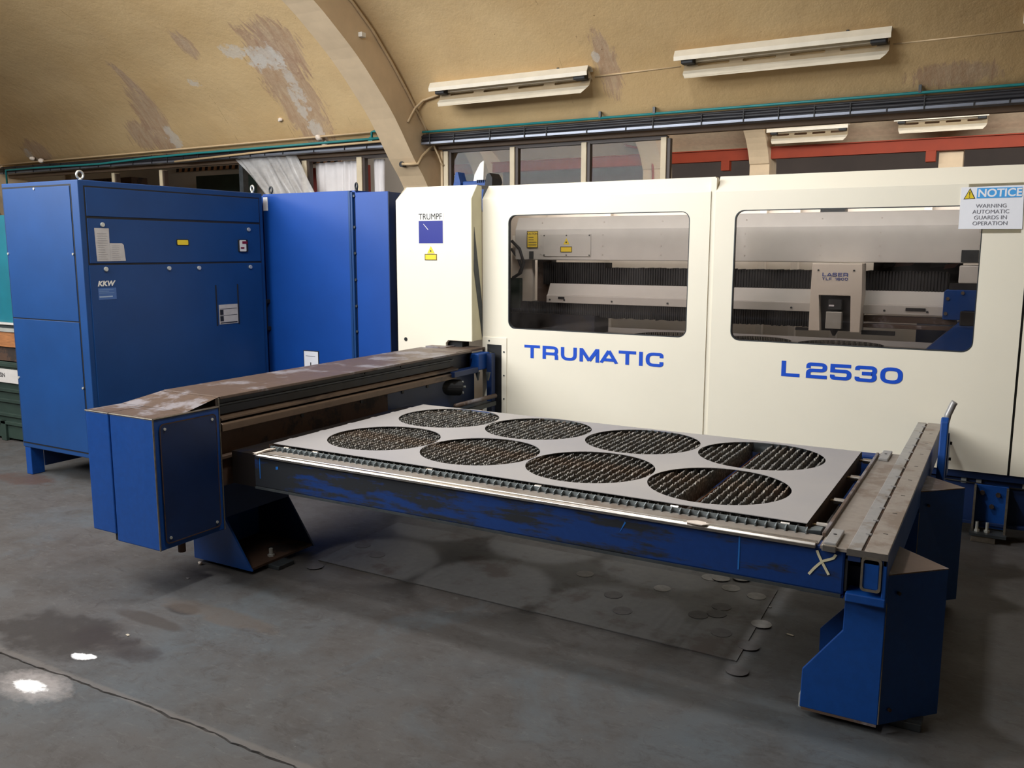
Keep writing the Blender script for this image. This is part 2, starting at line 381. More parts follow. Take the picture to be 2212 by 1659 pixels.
# wide stroke lettering
def rounded(path, r, closed=False):
    out = []; n = len(path)
    for k, p in enumerate(path):
        rr = p[2] if len(p) > 2 else 0
        if rr and (closed or 0 < k < n-1):
            a = Vector(path[k-1][:2]); b = Vector(p[:2]); c = Vector(path[(k+1) % n][:2])
            d1 = (a-b).normalized(); d2 = (c-b).normalized()
            q = min(r, (a-b).length*.48, (c-b).length*.48)
            for t in [i/5 for i in range(6)]:
                u = b+d1*q; w = b+d2*q; out.append(tuple(u*(1-t)**2+b*2*t*(1-t)+w*t*t))
        else: out.append(tuple(p[:2]))
    return out
def ribbon(path, t, closed=False):
    n = len(path); L = []; R = []
    P = [Vector(p) for p in path]
    for k in range(n):
        a = P[k-1] if (k or closed) else None; b = P[(k+1) % n] if (k < n-1 or closed) else None
        d1 = (P[k]-a).normalized() if a is not None else (b-P[k]).normalized()
        d2 = (b-P[k]).normalized() if b is not None else d1
        nn = Vector((-(d1+d2).y, (d1+d2).x)); nn.normalize()
        c = max(.5, nn.dot(Vector((-d1.y, d1.x)))); L.append(P[k]+nn*t/2/c); R.append(P[k]-nn*t/2/c)
    q = [(L[k], L[(k+1) % n], R[(k+1) % n], R[k]) for k in range(n if closed else n-1)]
    return q
t_ = .215; h_ = t_/2
def glyph(ch):
    w = 1.0; h = h_; r = 1
    G = {
     'T': (1.02, [[(0, 1-h), (1.02, 1-h)], [(.51, 1), (.51, 0)]]),
     'R': (w, [[(h, 0), (h, 1-h), (w-h, 1-h, r), (w-h, .42, r), (h, .42)], [(w*.5, .42), (w-h, .42, r), (w-h, 0)]]),
     'U': (w, [[(h, 1), (h, h, r), (w-h, h, r), (w-h, 1)]]),
     'M': (1.2, [[(h, 0), (h, 1)], [(1.2-h, 0), (1.2-h, 1)], [(h+.02, .93), (.6, .1)], [(1.18-h, .93), (.6, .1)]]),
     'A': (1.14, [[(h, 0), (.57, .92)], [(1.14-h, 0), (.57, .92)], [(.25, .26), (.89, .26)]]),
     'I': (t_, [[(h, 0), (h, 1)]]),
     'C': (w, [[(w-h, .64), (w-h, 1-h, r), (h, 1-h, r), (h, h, r), (w-h, h, r), (w-h, .36)]]),
     'L': (.88, [[(h, 1), (h, h), (.88, h)]]),
     '2': (w, [[(h, .62), (h, 1-h, r), (w-h, 1-h, r), (w-h, .52, r), (h, .50, r), (h, h), (w, h)]]),
     '5': (w, [[(w-.04, 1-h), (h, 1-h), (h, .56), (w-h, .56, r), (w-h, h, r), (h, h, r), (h, .32)]]),
     '3': (w, [[(h, .70), (h, 1-h, r), (w-h, 1-h, r), (w-h, .52, r), (.32, .52)], [(.32, .52), (w-h, .52, r), (w-h, h, r), (h, h, r), (h, .30)]]),
     '0': (w, [[(h, h, r), (h, 1-h, r), (w-h, 1-h, r), (w-h, h, r)]]),
     'S': (w, [[(w-h, .68), (w-h, 1-h, r), (h, 1-h, r), (h, .5, r), (w-h, .5, r), (w-h, h, r), (h, h, r), (h, .32)]]),
     'E': (.88, [[(.88, 1-h), (h, 1-h), (h, h), (.88, h)], [(h, .5), (.8, .5)]]),
     'F': (.85, [[(.85, 1-h), (h, 1-h), (h, 0)], [(h, .48), (.78, .48)]]),
     '1': (.6, [[(.05, .75), (.4, .92)], [(.45, 1), (.45, 0)]]),
     '8': (w, [[(h, .52), (h, 1-h, r), (w-h, 1-h, r), (w-h, .52)], [(h, .52), (w-h, .52)], [(h, .52), (h, h, r), (w-h, h, r), (w-h, .52)]]),
     ' ': (.6, [])}
    return G[ch]
def wide(name, s, x0, x1, z0, z1, y, mat, parent, gap=.17, skew=0):
    kern = lambda a, b: gap-(.16 if 'A' in (a, b) else 0)
    tot = sum(glyph(c)[0] for c in s)+sum(kern(a, b) for a, b in zip(s, s[1:])); k = (x1-x0)/tot; hh = z1-z0; m = MB(); cx = 0
    for ci, c in enumerate(s):
        w, st = glyph(c)
        for si, pth in enumerate(st):
            cl = c == '0'
            for qi, q in enumerate(ribbon(rounded(pth, .34, cl), t_, cl)):
                m.poly([(x0+(cx+min(max(p[0], 0), w))*k, y-.0006*si-.00004*qi, z0+min(max(p[1], 0), 1)*hh) for p in q])
        cx += w+(kern(c, s[ci+1]) if ci+1 < len(s) else 0)
    o = m.build(name, mat, parent); return o
def bars(m, to3, u0, u1, v0, v1, rows, hgt, seed=1, cols=None):
    rr = random.Random(seed)
    for k in range(rows):
        v = v1-(v1-v0)*(k+.5)/rows; e = u1-(u1-u0)*rr.uniform(0, .4)
        m.poly([to3(u0, v-hgt/2), to3(e, v-hgt/2), to3(e, v+hgt/2), to3(u0, v+hgt/2)])
    return m

# ------------------------------------------------------------------ setting: floor
yj = [(-14, -1.20)]; x = -1.0
rj = random.Random(3)
while x < 2.2: yj.append((x, -1.18+rj.uniform(-.004, .004)+.01*math.sin(x*3)+.004*math.sin(x*17))); x += .03
yj.append((12, -1.15))
f1 = MB(); f2 = MB()
f1.prism([(p[0], p[1]-.0045+rj.uniform(-.003, .003), -.12) for p in yj]+[(12, -13, -.12), (-14, -13, -.12)], (0, 0, .12))
f2.prism([(p[0], p[1]+.0045+rj.uniform(-.003, .003), -.12) for p in yj]+[(12, 20, -.12), (-14, 20, -.12)], (0, 0, .12))
fl = struct('floor', f2, m_floor)
f1.build('slab', m_floor, fl)
MB().box(-14, 12, -1.30, -1.05, -.1, -.008).build('joint_filler', m_groove, fl)
# ------------------------------------------------------------------ setting: vaults
VY = [(4.45, 2.58), (4.25, 2.78), (3.99, 3.10), (3.75, 3.33), (3.49, 3.55), (3.21, 3.73), (2.8, 3.95), (2.3, 4.16), (1.7, 4.34), (1, 4.47), (0, 4.55)]
full = VY + [(-a, b) for a, b in VY[-2::-1]]
def dens(pr, n=4):
    out = []
    for k in range(len(pr)-1):
        p0 = pr[max(k-1, 0)]; p1 = pr[k]; p2 = pr[k+1]; p3 = pr[min(k+2, len(pr)-1)]
        for i in range(n):
            t = i/n
            out.append(tuple(.5*((2*p1[a])+(-p0[a]+p2[a])*t+(2*p0[a]-5*p1[a]+4*p2[a]-p3[a])*t*t+(-p0[a]+3*p1[a]-3*p2[a]+p3[a])*t**3) for a in (0, 1)))
    out.append(pr[-1]); return out
def vault(name, prof, x0, x1, mat):
    d = dens(prof); th = .12
    o = d+[(a, b+th) for a, b in d[::-1]]
    # thickness added above the soffit so the daylight side is closed
    m = MB(); n = len(d)
    m.v = [(xx, a, b) for xx in (x0, x1) for a, b in o]; N = len(o)
    for k in range(N): m.f.append([k, (k+1) % N, N+(k+1) % N, N+k])
    for k in range(n-1):
        m.f.append([k, k+1, N-2-k, N-1-k]); m.f.append([N+k+1, N+k, N+N-1-k, N+N-2-k])
    return struct(name, m, mat, smooth=False)
cl = vault('ceiling', full, -12, 9, m_vault)
for p in cl.data.polygons: p.use_smooth = abs(p.normal.x) < .5
vault('ceiling', [(a-8.9, b) for a, b in full], -12, 9, m_conc)
farp = [(4.62, 2.78), (5.0, 3.25), (5.6, 3.75), (6.6, 4.2), (7.8, 4.45), (9.0, 4.42), (10.0, 4.2), (10.8, 3.9), (11.4, 3.66), (12.0, 3.38), (12.25, 3.22)]
vault('ceiling', farp, -12, 9, m_farvault)
vault('ceiling', [(12.5, 3.2), (13.2, 3.7), (15, 4.2), (17, 4.0), (18.0, 3.2)], -12, 9, m_farwall)
struct('wall_left', MB().box(-12.3, -12, -13.3, 18.1, 0, 5), m_conc)
struct('wall_right', MB().box(9, 9.3, -13.3, 18.1, 0, 5), m_conc)
struct('wall_back', MB().box(-12, 9, -13.6, -13.3, 0, 5), m_conc)
struct('wall_front', MB().box(-12, 9, 17.9, 18.2, 0, 4.4), m_farwall)
struct('trim_rear_header', MB().box(-12, 9, -4.65, -4.35, 2.5, 2.95), m_header)
# ribs -------------------------------------------------------------
soff = [(4.62, 0), (4.62, 1.3), (4.50, 1.85), (4.3, 2.233), (4.078, 2.477), (3.793, 2.816), (3.545, 3.047), (3.274, 3.27), (3.0, 3.451), (2.72, 3.615), (2.3, 3.80), (1.7, 4.0), (1, 4.13), (0, 4.2)]
def rib(name, x0, x1, soffit, outer, mat):
    d = dens(soffit, 3)
    pts = [(x0, a, b) for a, b in d]+[(x0, a, b) for a, b in outer]
    m = MB(); N = len(d); E = dens(outer[::-1], 3)
    # resample the outer line to the soffit's count
    def at(t):
        q = t*(len(E)-1); i = min(int(q), len(E)-2); f = q-i
        return (E[i][0]*(1-f)+E[i+1][0]*f, E[i][1]*(1-f)+E[i+1][1]*f)
    O = [at(k/(N-1)) for k in range(N)]
    m.v = [(xx, a, b) for xx in (x0, x1) for L in (d, O) for a, b in L]
    for k in range(N-1):
        m.f.append([k, k+1, N+k+1, N+k]); m.f.append([2*N+k, 3*N+k, 3*N+k+1, 2*N+k+1])
        m.f.append([k, 2*N+k, 2*N+k+1, k+1]); m.f.append([N+k, N+k+1, 3*N+k+1, 3*N+k])
    m.f.append([0, N, 3*N, 2*N]); m.f.append([N-1, 3*N-1, 4*N-1, 2*N-1])
    return struct(name, m, mat)
outer = [(0, 4.6), (1, 4.52), (1.7, 4.39), (2.3, 4.21), (2.8, 4.0), (3.21, 3.78), (3.49, 3.6), (3.75, 3.38), (3.99, 3.15), (4.25, 2.85), (4.6, 2.6), (4.9, 2.0), (4.95, 1.3), (4.95, 0)]
rib('trim_1', -2.4, -2.1, soff, outer, m_conc)
rib('trim_2', -9.6, -9.3, soff, outer, m_conc)
rib('trim_3', 5.0, 5.3, soff, outer, m_conc)
fs = [(11.75, 0), (11.75, 2.7), (11.72, 3.0), (11.5, 3.3), (11.2, 3.52), (10.7, 3.75), (10.0, 3.98), (9, 4.2)]
fo = [(9, 4.5), (10.0, 4.3), (10.7, 4.05), (11.3, 3.78), (11.8, 3.6), (12.1, 3.4), (12.25, 2.7), (12.25, 0)]
rib('trim_4', -2.72, -2.36, fs, fo, m_conc)
rib('trim_5', -.85, -.53, fs, fo, m_conc)
struct('trim_6', MB().box(1.95, 2.28, 12.0, 12.3, 0, 3.2), m_conc)
rib('trim_7', -6.2, -5.85, fs, fo, m_conc)
# header over the partition, posts, glass ----------------------------
struct('trim_8', MB().box(-12, -2.4, 4.36, 4.41, 2.575, 2.86).box(-2.1, 9, 4.36, 4.41, 2.575, 2.86).box(-12, 9, 4.412, 4.62, 2.66, 2.86), m_header, bevel=.006)
struct('trim_9', MB().box(-12, -2.4, 4.30, 4.36, 2.70, 2.80).box(-2.1, 9, 4.30, 4.36, 2.70, 2.80), m_header)
struct('trim_10', MB().box(-1.98, .36, 4.40, 4.46, 2.545, 2.575).box(-4.75, -2.4, 4.40, 4.46, 2.545, 2.575), m_frame_d)
posts = [-1.93, -1.17, -.42, .34, -3.80, -3.03, -7.06, -6.15]
for i, px in enumerate(posts):
    w = .035 if i in (4, 5) else .026
    o = struct('window_%d' % (i+1), MB().box(px-w, px+w, 4.38, 4.46, .9, 2.56), m_post, bevel=.004)
    MB().box(px+w, px+w+.03, 4.395, 4.45, .9, 2.55).build('glazing_bar', m_frame_d, o)
    if i < 3: MB().box(px+w+.03, posts[i+1]-w, 4.42, 4.426, .9, 2.55).build('pane', m_wglass, o)
    if i == 0: MB().box(px-.06, px-.035, 4.38, 4.42, .9, 2.56).build('conduit', m_tan, o)
struct('wall_partition', MB().box(-12, -2.4, 4.4, 4.55, 0, .9).box(-2.1, 9, 4.4, 4.55, 0, .9), m_cream2)
MBx = MB().box(-4.80, -4.74, 4.38, 4.46, .9, 2.56)
struct('trim_11', MBx, m_dgrey)
struct('trim_12', MB().box(-12, 9, 4.2, 4.56, .0, .02), m_header)
# rear office wall seen over the left cabinet
struct('wall_office', MB().box(-11.8, -3.9, 7.0, 7.15, 0, 3.9), m_cream2)
hz = thing('hazard_tape', 'black and orange hazard tape strip along the cream wall behind the blue cabinet', 'tape', (-7, 6.98, 2.9))
MB().box(-9.0, -5.5, 6.985, 6.998, 2.845, 2.90).build('band', plain('tape_orange', (200, 150, 110), .6), hz)
for k in range(26):
    x = -9+k*.135
    MB().prism([(x, 6.98, 2.845), (x+.06, 6.98, 2.845), (x+.075, 6.98, 2.90), (x+.015, 6.98, 2.90)], (0, .004, 0)).build('stripe', m_ink, hz)
tag(MB().box(-8.1, -7.15, 6.6, 6.95, 0, 2.72).build('green_board', m_green, bevel=.01), 'dark green box standing before the cream wall behind the blue cabinet', 'box')
tag(MB().box(-5.0, -3.9, 5.6, 5.66, 0, 2.62).build('red_board', m_redsign, bevel=.005), 'red board seen through the glass just left of the concrete arch rib', 'board')
tag(MB().box(-10.6, -9.1, 6.2, 6.5, 0, 2.72).build('dark_rack', m_rust, bevel=.01), 'dark brown rack behind the tall blue cabinet at the far left', 'rack')
# far bay: dark openings and orange crane beam
struct('wall_far', MB().box(-12, 9, 13.9, 14.0, 0, 3.6), m_farwall)
ob = thing('crane_beam', 'orange painted crane runway beam along the far bay wall', 'beam', (0, 11.9, 3.1))
MB().box(-8, -2.72, 11.82, 11.95, 3.08, 3.25).box(-2.36, -.85, 11.82, 11.95, 3.08, 3.25).box(-.53, 8, 11.82, 11.95, 3.08, 3.25).build('web', m_orange, ob)
MB().box(-8, -2.72, 11.76, 12.0, 3.25, 3.265).box(-2.36, -.85, 11.76, 12.0, 3.25, 3.265).box(-.53, 8, 11.76, 12.0, 3.25, 3.265).build('flange', m_orange, ob)
for x in (-1.35, 1.78): MB().box(x, x+.14, 11.8, 11.94, 2.92, 3.08).build('bracket', m_orange, ob, bevel=.004)
tag(MB().tube([(-3.05, 11.7, 3.42), (-2.8, 11.66, 3.36), (-2.58, 11.66, 3.34), (-2.53, 11.68, 3.2), (-2.52, 11.71, 2.9), (-2.52, 11.71, 1.2)], .02).build('red_pipe', m_orange, smooth=True),
    'thin red pipe bent down the far concrete pier', 'pipe')

# ------------------------------------------------------------------ light fittings
def fitting(x0, x1, y, z, lab, grp, s=1.0):
    t = thing('light_fitting', lab, 'light', (x0, y, z), grp)
    g = lambda dy, dz: (y+dy*s, z+dz*s)
    def pr(pts, a, b): return [(a,)+g(*p) for p in pts], (b-a, 0, 0)
    # folded upper cover that overhangs the reflector
    MB().prism(*pr([(.005, .055), (-.025, .085), (-.10, .085), (-.128, .035), (-.124, .004), (-.116, .004), (-.118, .034), (-.095, .076), (-.03, .076), (.0, .05)], x0, x1)).build('upper_cover', m_fix, t)
    MB().prism(*pr([(.05, .0), (.005, .05), (-.03, .07), (-.03, .0)], x0+.03, x1-.03)).build('body', m_fix, t)
    # lower reflector with four slots, its lip turned out
    L = x1-x0; sl = [rrect(L*(.10+.225*k), L*(.10+.225*k)+L*.16, .018, .044, .012, 3) for k in range(4)]
    A = Vector((y+.01*s, z+.01*s)); B = Vector((y-.03*s, z-.065*s)); n = (B-A)
    f = lambda u, v: (x0+u, A.x+n.x*v/.085, A.y+n.y*v/.085)
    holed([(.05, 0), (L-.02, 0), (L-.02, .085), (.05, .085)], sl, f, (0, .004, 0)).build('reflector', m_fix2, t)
    MB().prism([(x0+.05, y-.028*s, z-.062*s), (x0+.06, y-.075*s, z-.095*s), (x0+.08, y-.09*s, z-.13*s), (x1-.07, y-.09*s, z-.13*s), (x1-.03, y-.075*s, z-.095*s), (x1-.02, y-.028*s, z-.062*s)], (0, .006, .003)).build('reflector_lip', m_fix, t)
    for a, b in ((x0+.05, x0+.15), (x1-.14, x1-.03)):
        MB().box(a, b, y-.10*s, y-.02*s, z-.02*s, z+.035*s).build('lamp_holder', m_dark, t, bevel=.008)
    MB().cyl((x1-.3, y-.06*s, z+.085*s), (x1-.3, y-.06*s, z+.10*s), .012).build('fixing_bolt', m_dark, t)
    return t
Y = 3.98
fitting(-1.758, -.156, Y, 3.03, 'empty cream strip light fitting beside the concrete arch rib', 'empty strip light fittings in the near bay')
fitting(.596, 2.184, Y, 3.065, 'empty cream strip light fitting above the window with the laser head', 'empty strip light fittings in the near bay')
fitting(2.985, 4.6, Y, 3.06, 'empty cream strip light fitting cut off by the right edge of the picture', 'empty strip light fittings in the near bay')
fitting(-.50, .72, 11.5, 3.43, 'small strip light fitting in the far bay, left one', 'strip light fittings in the far bay', 1.3)
fitting(1.36, 2.60, 11.5, 3.475, 'small strip light fitting in the far bay, right one', 'strip light fittings in the far bay', 1.3)
tag(MB().tube([(-2.09, 3.98, 2.80), (-2.085, 4.02, 2.86), (-2.05, 4.05, 2.94), (-1.95, 4.04, 3.0), (-1.76, 4.02, 3.03)], .012).build('conduit', m_tan, smooth=True),
    'cream conduit bending from the arch rib to the nearest light fitting', 'conduit')
tag(MB().tube([(-.16, 4.03, 3.05), (.6, 4.03, 3.06)], .008).build('conduit', m_tan, smooth=True), 'thin cream conduit between the two large light fittings', 'conduit')
tag(MB().tube([(2.18, 4.03, 3.06), (2.99, 4.03, 3.06)], .008).build('conduit', m_tan, smooth=True), 'thin cream conduit from the large right fitting to the picture edge', 'conduit')
S_ = [(-2.085, 3.213-.02, 3.73-.02), (-2.085, 3.485-.02, 3.553-.02), (-2.085, 3.749-.02, 3.328-.02), (-2.085, 3.993-.02, 3.097-.02), (-2.08, 4.24, 2.80), (-2.07, 4.27, 2.74)]
tag(MB().tube([(-2.085, 2.6, 4.0)]+S_, .013).build('conduit', m_tan, smooth=True), 'long cream conduit running up the vault beside the arch rib', 'conduit')
tag(MB().tube([(-2.02, 4.3, 2.62), (-2.09, 4.2, 2.50), (-2.09, 4.13, 2.42), (-2.16, 4.08, 2.42), (-2.24, 4.08, 2.425)], .014).build('conduit', m_tan, smooth=True),
    'short cream conduit elbow ending in a black hole on the arch rib', 'conduit')
tag(MB().tube([(-2.02, 4.3, 2.62), (-2.0, 4.36, 2.52), (-1.97, 4.36, 2.45), (-1.95, 4.37, 2.42)], .010).build('conduit', m_tan, smooth=True),
    'thin cream cable curving from the cable tray to the first window post', 'conduit')
tag(MB().cyl((-2.26, 4.15, 2.425), (-2.26, 4.09, 2.425), .028).build('pipe_stub', m_dark, smooth=False), 'black pipe stub let into the arch rib', 'pipe')
tag(MB().box(-2.10, -2.06, 3.28, 3.34, 3.44, 3.48).build('junction_box', m_white, bevel=.004), 'small white junction box on the side of the arch rib', 'junction box')
# cable tray, cables, pipes -------------------------------------------
def tray(x0, x1, lab):
    t = thing('cable_tray', lab, 'cable tray', (x0, 4.25, 2.62))
    MB().box(x0, x1, 4.18, 4.185, 2.615, 2.632).box(x0, x1, 4.18, 4.30, 2.612, 2.616).build('lower_rail', m_tray, t)
    MB().box(x0, x1, 4.26, 4.265, 2.70, 2.712).build('upper_rail', m_tray, t)
    for k, (dy, dz, r) in enumerate(((4.195, 2.655, .017), (4.20, 2.682, .014), (4.225, 2.66, .018), (4.215, 2.70, .010), (4.19, 2.637, .008))):
        n = max(8, int((x1-x0)/.35)); rr = random.Random(k)
        MB().tube([(x0+(x1-x0)*i/n, dy+rr.uniform(-.004, .004), dz+rr.uniform(-.004, .004)) for i in range(n+1)], r).build('cable', m_cable, t, smooth=True)
    rr = random.Random(5); x = x0+.1
    while x < x1:
        MB().box(x, x+.008, 4.172, 4.178, 2.61, 2.61+rr.choice((.03, .09, .1))).build('cable_tie', m_dark, t)
        x += rr.uniform(.22, .45)
    return t
tray(-2.08, 6.5, 'cable tray with black cables right of the concrete arch rib')
tray(-9.2, -2.42, 'cable tray with black cables left of the concrete arch rib')
p = tag(MB().tube([(-2.09, 4.22, 2.735), (2.0, 4.22, 2.735), (6.5, 4.22, 2.74)], .011).build('teal_pipe', m_teal, smooth=True), 'straight teal pipe above the cable tray right of the arch rib', 'pipe')
for x in (-.2, .3, 2.35): MB().box(x, x+.02, 4.205, 4.235, 2.735, 2.79).build('clip', m_dgrey, p)
tag(MB().tube([(-9.0, 4.155, 2.2), (-9.0, 4.155, 2.66), (-8.2, 4.155, 2.66), (-7.0, 4.155, 2.65), (-6.0, 4.155, 2.68), (-5.2, 4.155, 2.69), (-2.42, 4.155, 2.70)], .013).build('teal_pipe', m_teal, smooth=True),
    'sagging teal pipe along the tray left of the arch rib', 'pipe')
v = thing('pipe_valve', 'teal pipe valve with a drop leg beside the arch rib', 'valve', (-2.68, 4.18, 2.7))
MB().tube([(-2.42, 4.18, 2.775), (-2.66, 4.18, 2.775), (-2.69, 4.18, 2.77), (-2.69, 4.18, 2.66)], .013).build('pipe', m_teal, v, smooth=True)
MB().cyl((-2.69, 4.15, 2.69), (-2.69, 4.21, 2.69), .03).build('valve_body', m_teal, v, bevel=.004)
tag(MB().tube([(-9.2, 4.2, 2.74), (-6, 4.2, 2.755), (-2.42, 4.2, 2.775)], .011).build('conduit', m_tan, smooth=True), 'upper cream conduit above the teal pipe left of the arch rib', 'conduit')
tag(MB().tube([(-5.6, 4.15, 2.612), (-4, 4.15, 2.655), (-2.42, 4.15, 2.668)], .012).build('conduit', m_tan, smooth=True), 'lower cream conduit between the teal pipe and the tray', 'conduit')
# filler lumps on the ceiling
def lump(x, y, z, r, seed, lab, mat=m_tape):
    bm = bmesh.new(); bmesh.ops.create_icosphere(bm, subdivisions=2, radius=r); rr = random.Random(seed)
    me = bpy.data.meshes.new('plaster_lump')
    for q in bm.verts: q.co *= rr.uniform(.7, 1.2); q.co.z *= .8
    bm.to_mesh(me); bm.free(); me.materials.append(mat)
    o = bpy.data.objects.new('plaster_lump', me); COL.objects.link(o); o.location = (x, y, z)
    for q in me.polygons: q.use_smooth = True
    return tag(o, lab, 'plaster')
lump(-3.85, 4.1, 2.96, .03, 1, 'white plaster lump on the vault above the plastic sheet')
lump(-3.42, 4.21, 2.76, .04, 2, 'white plaster lump stuck over the upper conduit')
lump(-3.32, 4.2, 2.69, .045, 3, 'white plaster lump stuck over the teal pipe')
lump(-8.45, 4.2, 2.79, .035, 4, 'left white plaster lump on the vault at the far left')
lump(-8.25, 4.2, 2.75, .04, 5, 'right white plaster lump on the vault at the far left')
# hanging plastic and curtain -------------------------------------------
def drape(name, top, bot, nx, nz, amp, waves, mat, label, cat, y):
    m = MB(); rr = random.Random(9)
    for j in range(nz+1):
        t = j/nz
        for i in range(nx+1):
            s = i/nx; a = Vector(top[0]).lerp(Vector(top[1]), s); b = Vector(bot[0]).lerp(Vector(bot[1]), s); p_ = a.lerp(b, t)
            m.v.append((p_.x, y+amp*(math.sin(s*waves*6.28+t*2.5+math.sin(s*9)*1.6)*.6+.6*math.sin(s*waves*2.1+t*5)*math.sin(s*17+t*3)), p_.y))
    for j in range(nz):
        for i in range(nx):
            k = j*(nx+1)+i; m.f.append([k, k+1, k+nx+2, k+nx+1])
    o = m.build(name, mat, smooth=True); so = o.modifiers.new('thick', 'SOLIDIFY'); so.thickness = .003
    return tag(o, label, cat)
drape('plastic_sheet', [(-4.78, 2.62), (-3.86, 2.62)], [(-4.2, 2.1), (-3.5, 2.05)], 40, 12, .03, 5, m_plastic, 'crumpled clear plastic sheet hanging under the cable tray', 'plastic sheet', 4.30)
drape('curtain', [(-3.76, 2.54), (-3.08, 2.54)], [(-3.76, 1.2), (-3.08, 1.2)], 48, 8, .025, 6, m_cloth, 'white cloth curtain behind the glass between two cream posts', 'curtain', 4.52)
drape('curtain', [(-2.94, 2.54), (-2.80, 2.54)], [(-2.96, 1.2), (-2.86, 1.2)], 10, 8, .015, 2, m_cloth, 'narrow strip of curtain beside the arch rib', 'curtain', 4.52)

# ------------------------------------------------------------------ laser machine enclosure
YE = 2.34
mc = thing('laser_cutting_machine', 'long cream laser cutting machine with two windowed guard panels and blue base', 'machine', (1.4, 3.1, 0))
def guard(x0, x1, wx0, wx1, nm='guard_panel'):
    hs = [rrect(wx0, wx1, 1.04, 1.832, .055)] if wx0 is not None else []
    p_ = holed([(x0, .379), (x1, .379), (x1, 1.945), (x0, 1.945)], hs, FY(YE), (0, .035, 0)).build(nm, m_cream, mc)
    MB().prism([(x0, YE, 1.945), (x0, YE+.09, 2.043), (x0, YE+.16, 2.043), (x0, YE+.16, 1.99), (x0, YE+.035, 1.93)], (x1-x0, 0, 0)).build('top_edge', m_cream, p_)
    if hs:
        holed(rrect(wx0-.001, wx1+.001, 1.039, 1.833, .056), [rrect(wx0+.004, wx1-.004, 1.044, 1.828, .052)], FY(YE-.0005), (0, .03, 0)).build('window_gasket', m_dgrey, p_)
        MB().prism([(a, YE+.016, b) for a, b in rrect(wx0, wx1, 1.04, 1.832, .055)], (0, .006, 0)).build('window_pane', m_glass, p_)
    return p_
g1 = guard(-.247, 1.402, -.035, 1.273)
g2 = guard(1.432, 3.108, 1.557, 2.891)
g3 = guard(3.120, 4.9, None, None)
MB().box(1.40, 1.434, YE+.008, YE+.05, .379, 2.03).build('joint_strip', m_cream, mc)
MB().box(3.106, 3.122, YE+.02, YE+.05, .379, 2.0).build('joint_gap', m_dark, mc)
wide('lettering', 'TRUMATIC', .098, 1.127, .840, .932, YE-.0015, m_let, g1)
LZ = (.838, .932)
wide('lettering', 'L', 1.877, 1.985, *LZ, YE-.0015, m_let, g2)
wide('lettering', '2530', 2.022, 2.553, *LZ, YE-.0015, m_let, g2, .15)
# bracket plate around the rail slot, with the open slot
holed([(-.247, .379), (-.045, .379), (-.045, .971), (-.247, .971)], [[(-.207, .40), (-.087, .40), (-.087, .918), (-.207, .918)]], FY(YE-.006), (0, .005, 0)).build('slot_plate', m_cream, g1, bevel=.002)
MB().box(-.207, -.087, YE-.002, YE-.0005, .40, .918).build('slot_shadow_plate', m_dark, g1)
for x, z in ((-.19, .945), (-.066, .87), (-.066, .70), (-.066, .53)):
    MB().cyl((x, YE-.006, z), (x, YE-.010, z), .006, 8).build('screw', m_dgrey, g1)
# base
b = MB().box(-.9, 4.9, YE+.02, YE+.05, .335, .375).box(-.9, 4.9, YE+.06, YE+.12, .09, .34).box(-.9, 4.9, YE+.02, YE+.10, .075, .095).build('base_frame', m_navy, mc, bevel=.003)
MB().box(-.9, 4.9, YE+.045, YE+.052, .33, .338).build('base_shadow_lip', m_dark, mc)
ft = MB().box(2.957, 3.125, 2.37, 2.40, .06, .305).build('foot_bracket', m_blue, mc, bevel=.003)
MB().box(2.957, 2.968, 2.31, 2.37, .04, .305).box(3.114, 3.125, 2.31, 2.37, .04, .30).build('gusset', m_edge, ft)
MB().box(2.95, 3.13, 2.27, 2.40, .035, .05).build('foot_plate', m_dgrey, ft)
MB().box(2.96, 3.08, 2.275, 2.36, .0, .035).build('levelling_pad', m_edge, ft, bevel=.003)
for x, z in ((2.998, .262), (3.075, .258), (3.048, .188)):
    MB().cyl((x, 2.372, z), (x, 2.352, z), .013, 6).build('bolt', m_rust, ft)
for x in (2.985, 3.035): MB().cyl((x, 2.32, .05), (x, 2.32, .105), .008).cyl((x, 2.32, .05), (x, 2.32, .062), .015, 6).build('stud', m_zinc, ft)
for x in (2.90, 2.975, 3.20): MB().box(x-.013, x+.013, YE+.045, YE+.062, .30-.0, .325).build('cable_clip', m_zinc, mc)
MB().tube([(2.8, YE+.05, .31), (2.95, YE+.045, .305), (3.1, YE+.045, .30), (3.4, YE+.05, .298), (4.5, YE+.05, .29)], .005).build('cable', m_dark, mc, smooth=True)
# column with the maker's plate
cx0, cx1 = -.905, -.252
co = MB().prism([(cx0, 2.2, .40), (cx0, 2.2, 1.945), (cx0+.035, 2.2, 1.945), (cx1, 2.2, 1.945), (cx1, 2.2, .945), (-.455, 2.2, .945), (-.475, 2.2, .925), (-.475, 2.2, .40)], (0, .03, 0)).build('column_cover', m_cream, mc, bevel=.003)
MB().prism([(cx0, 2.2, 1.945), (cx0+.04, 2.27, 2.043), (cx0+.04, 2.7, 2.043), (cx0, 2.7, 1.945)], (.001, 0, 0)).build('cover_side', m_cream, co)
MB().poly([(cx0, 2.2, 1.944), (cx1, 2.2, 1.944), (cx1, 2.28, 2.043), (cx0+.035, 2.28, 2.043)]).poly([(cx0+.035, 2.28, 2.043), (cx1, 2.28, 2.043), (cx1, 2.7, 2.043), (cx0+.035, 2.7, 2.043)]).build('cover_top', m_cream, co)
MB().prism([(cx1-.004, 2.203, .95), (cx1-.004, 2.335, .95), (cx1-.004, 2.335, 2.035), (cx1-.004, 2.283, 2.040), (cx1-.004, 2.203, 1.945)], (.006, 0, 0)).build('cover_side', m_greencream, co)
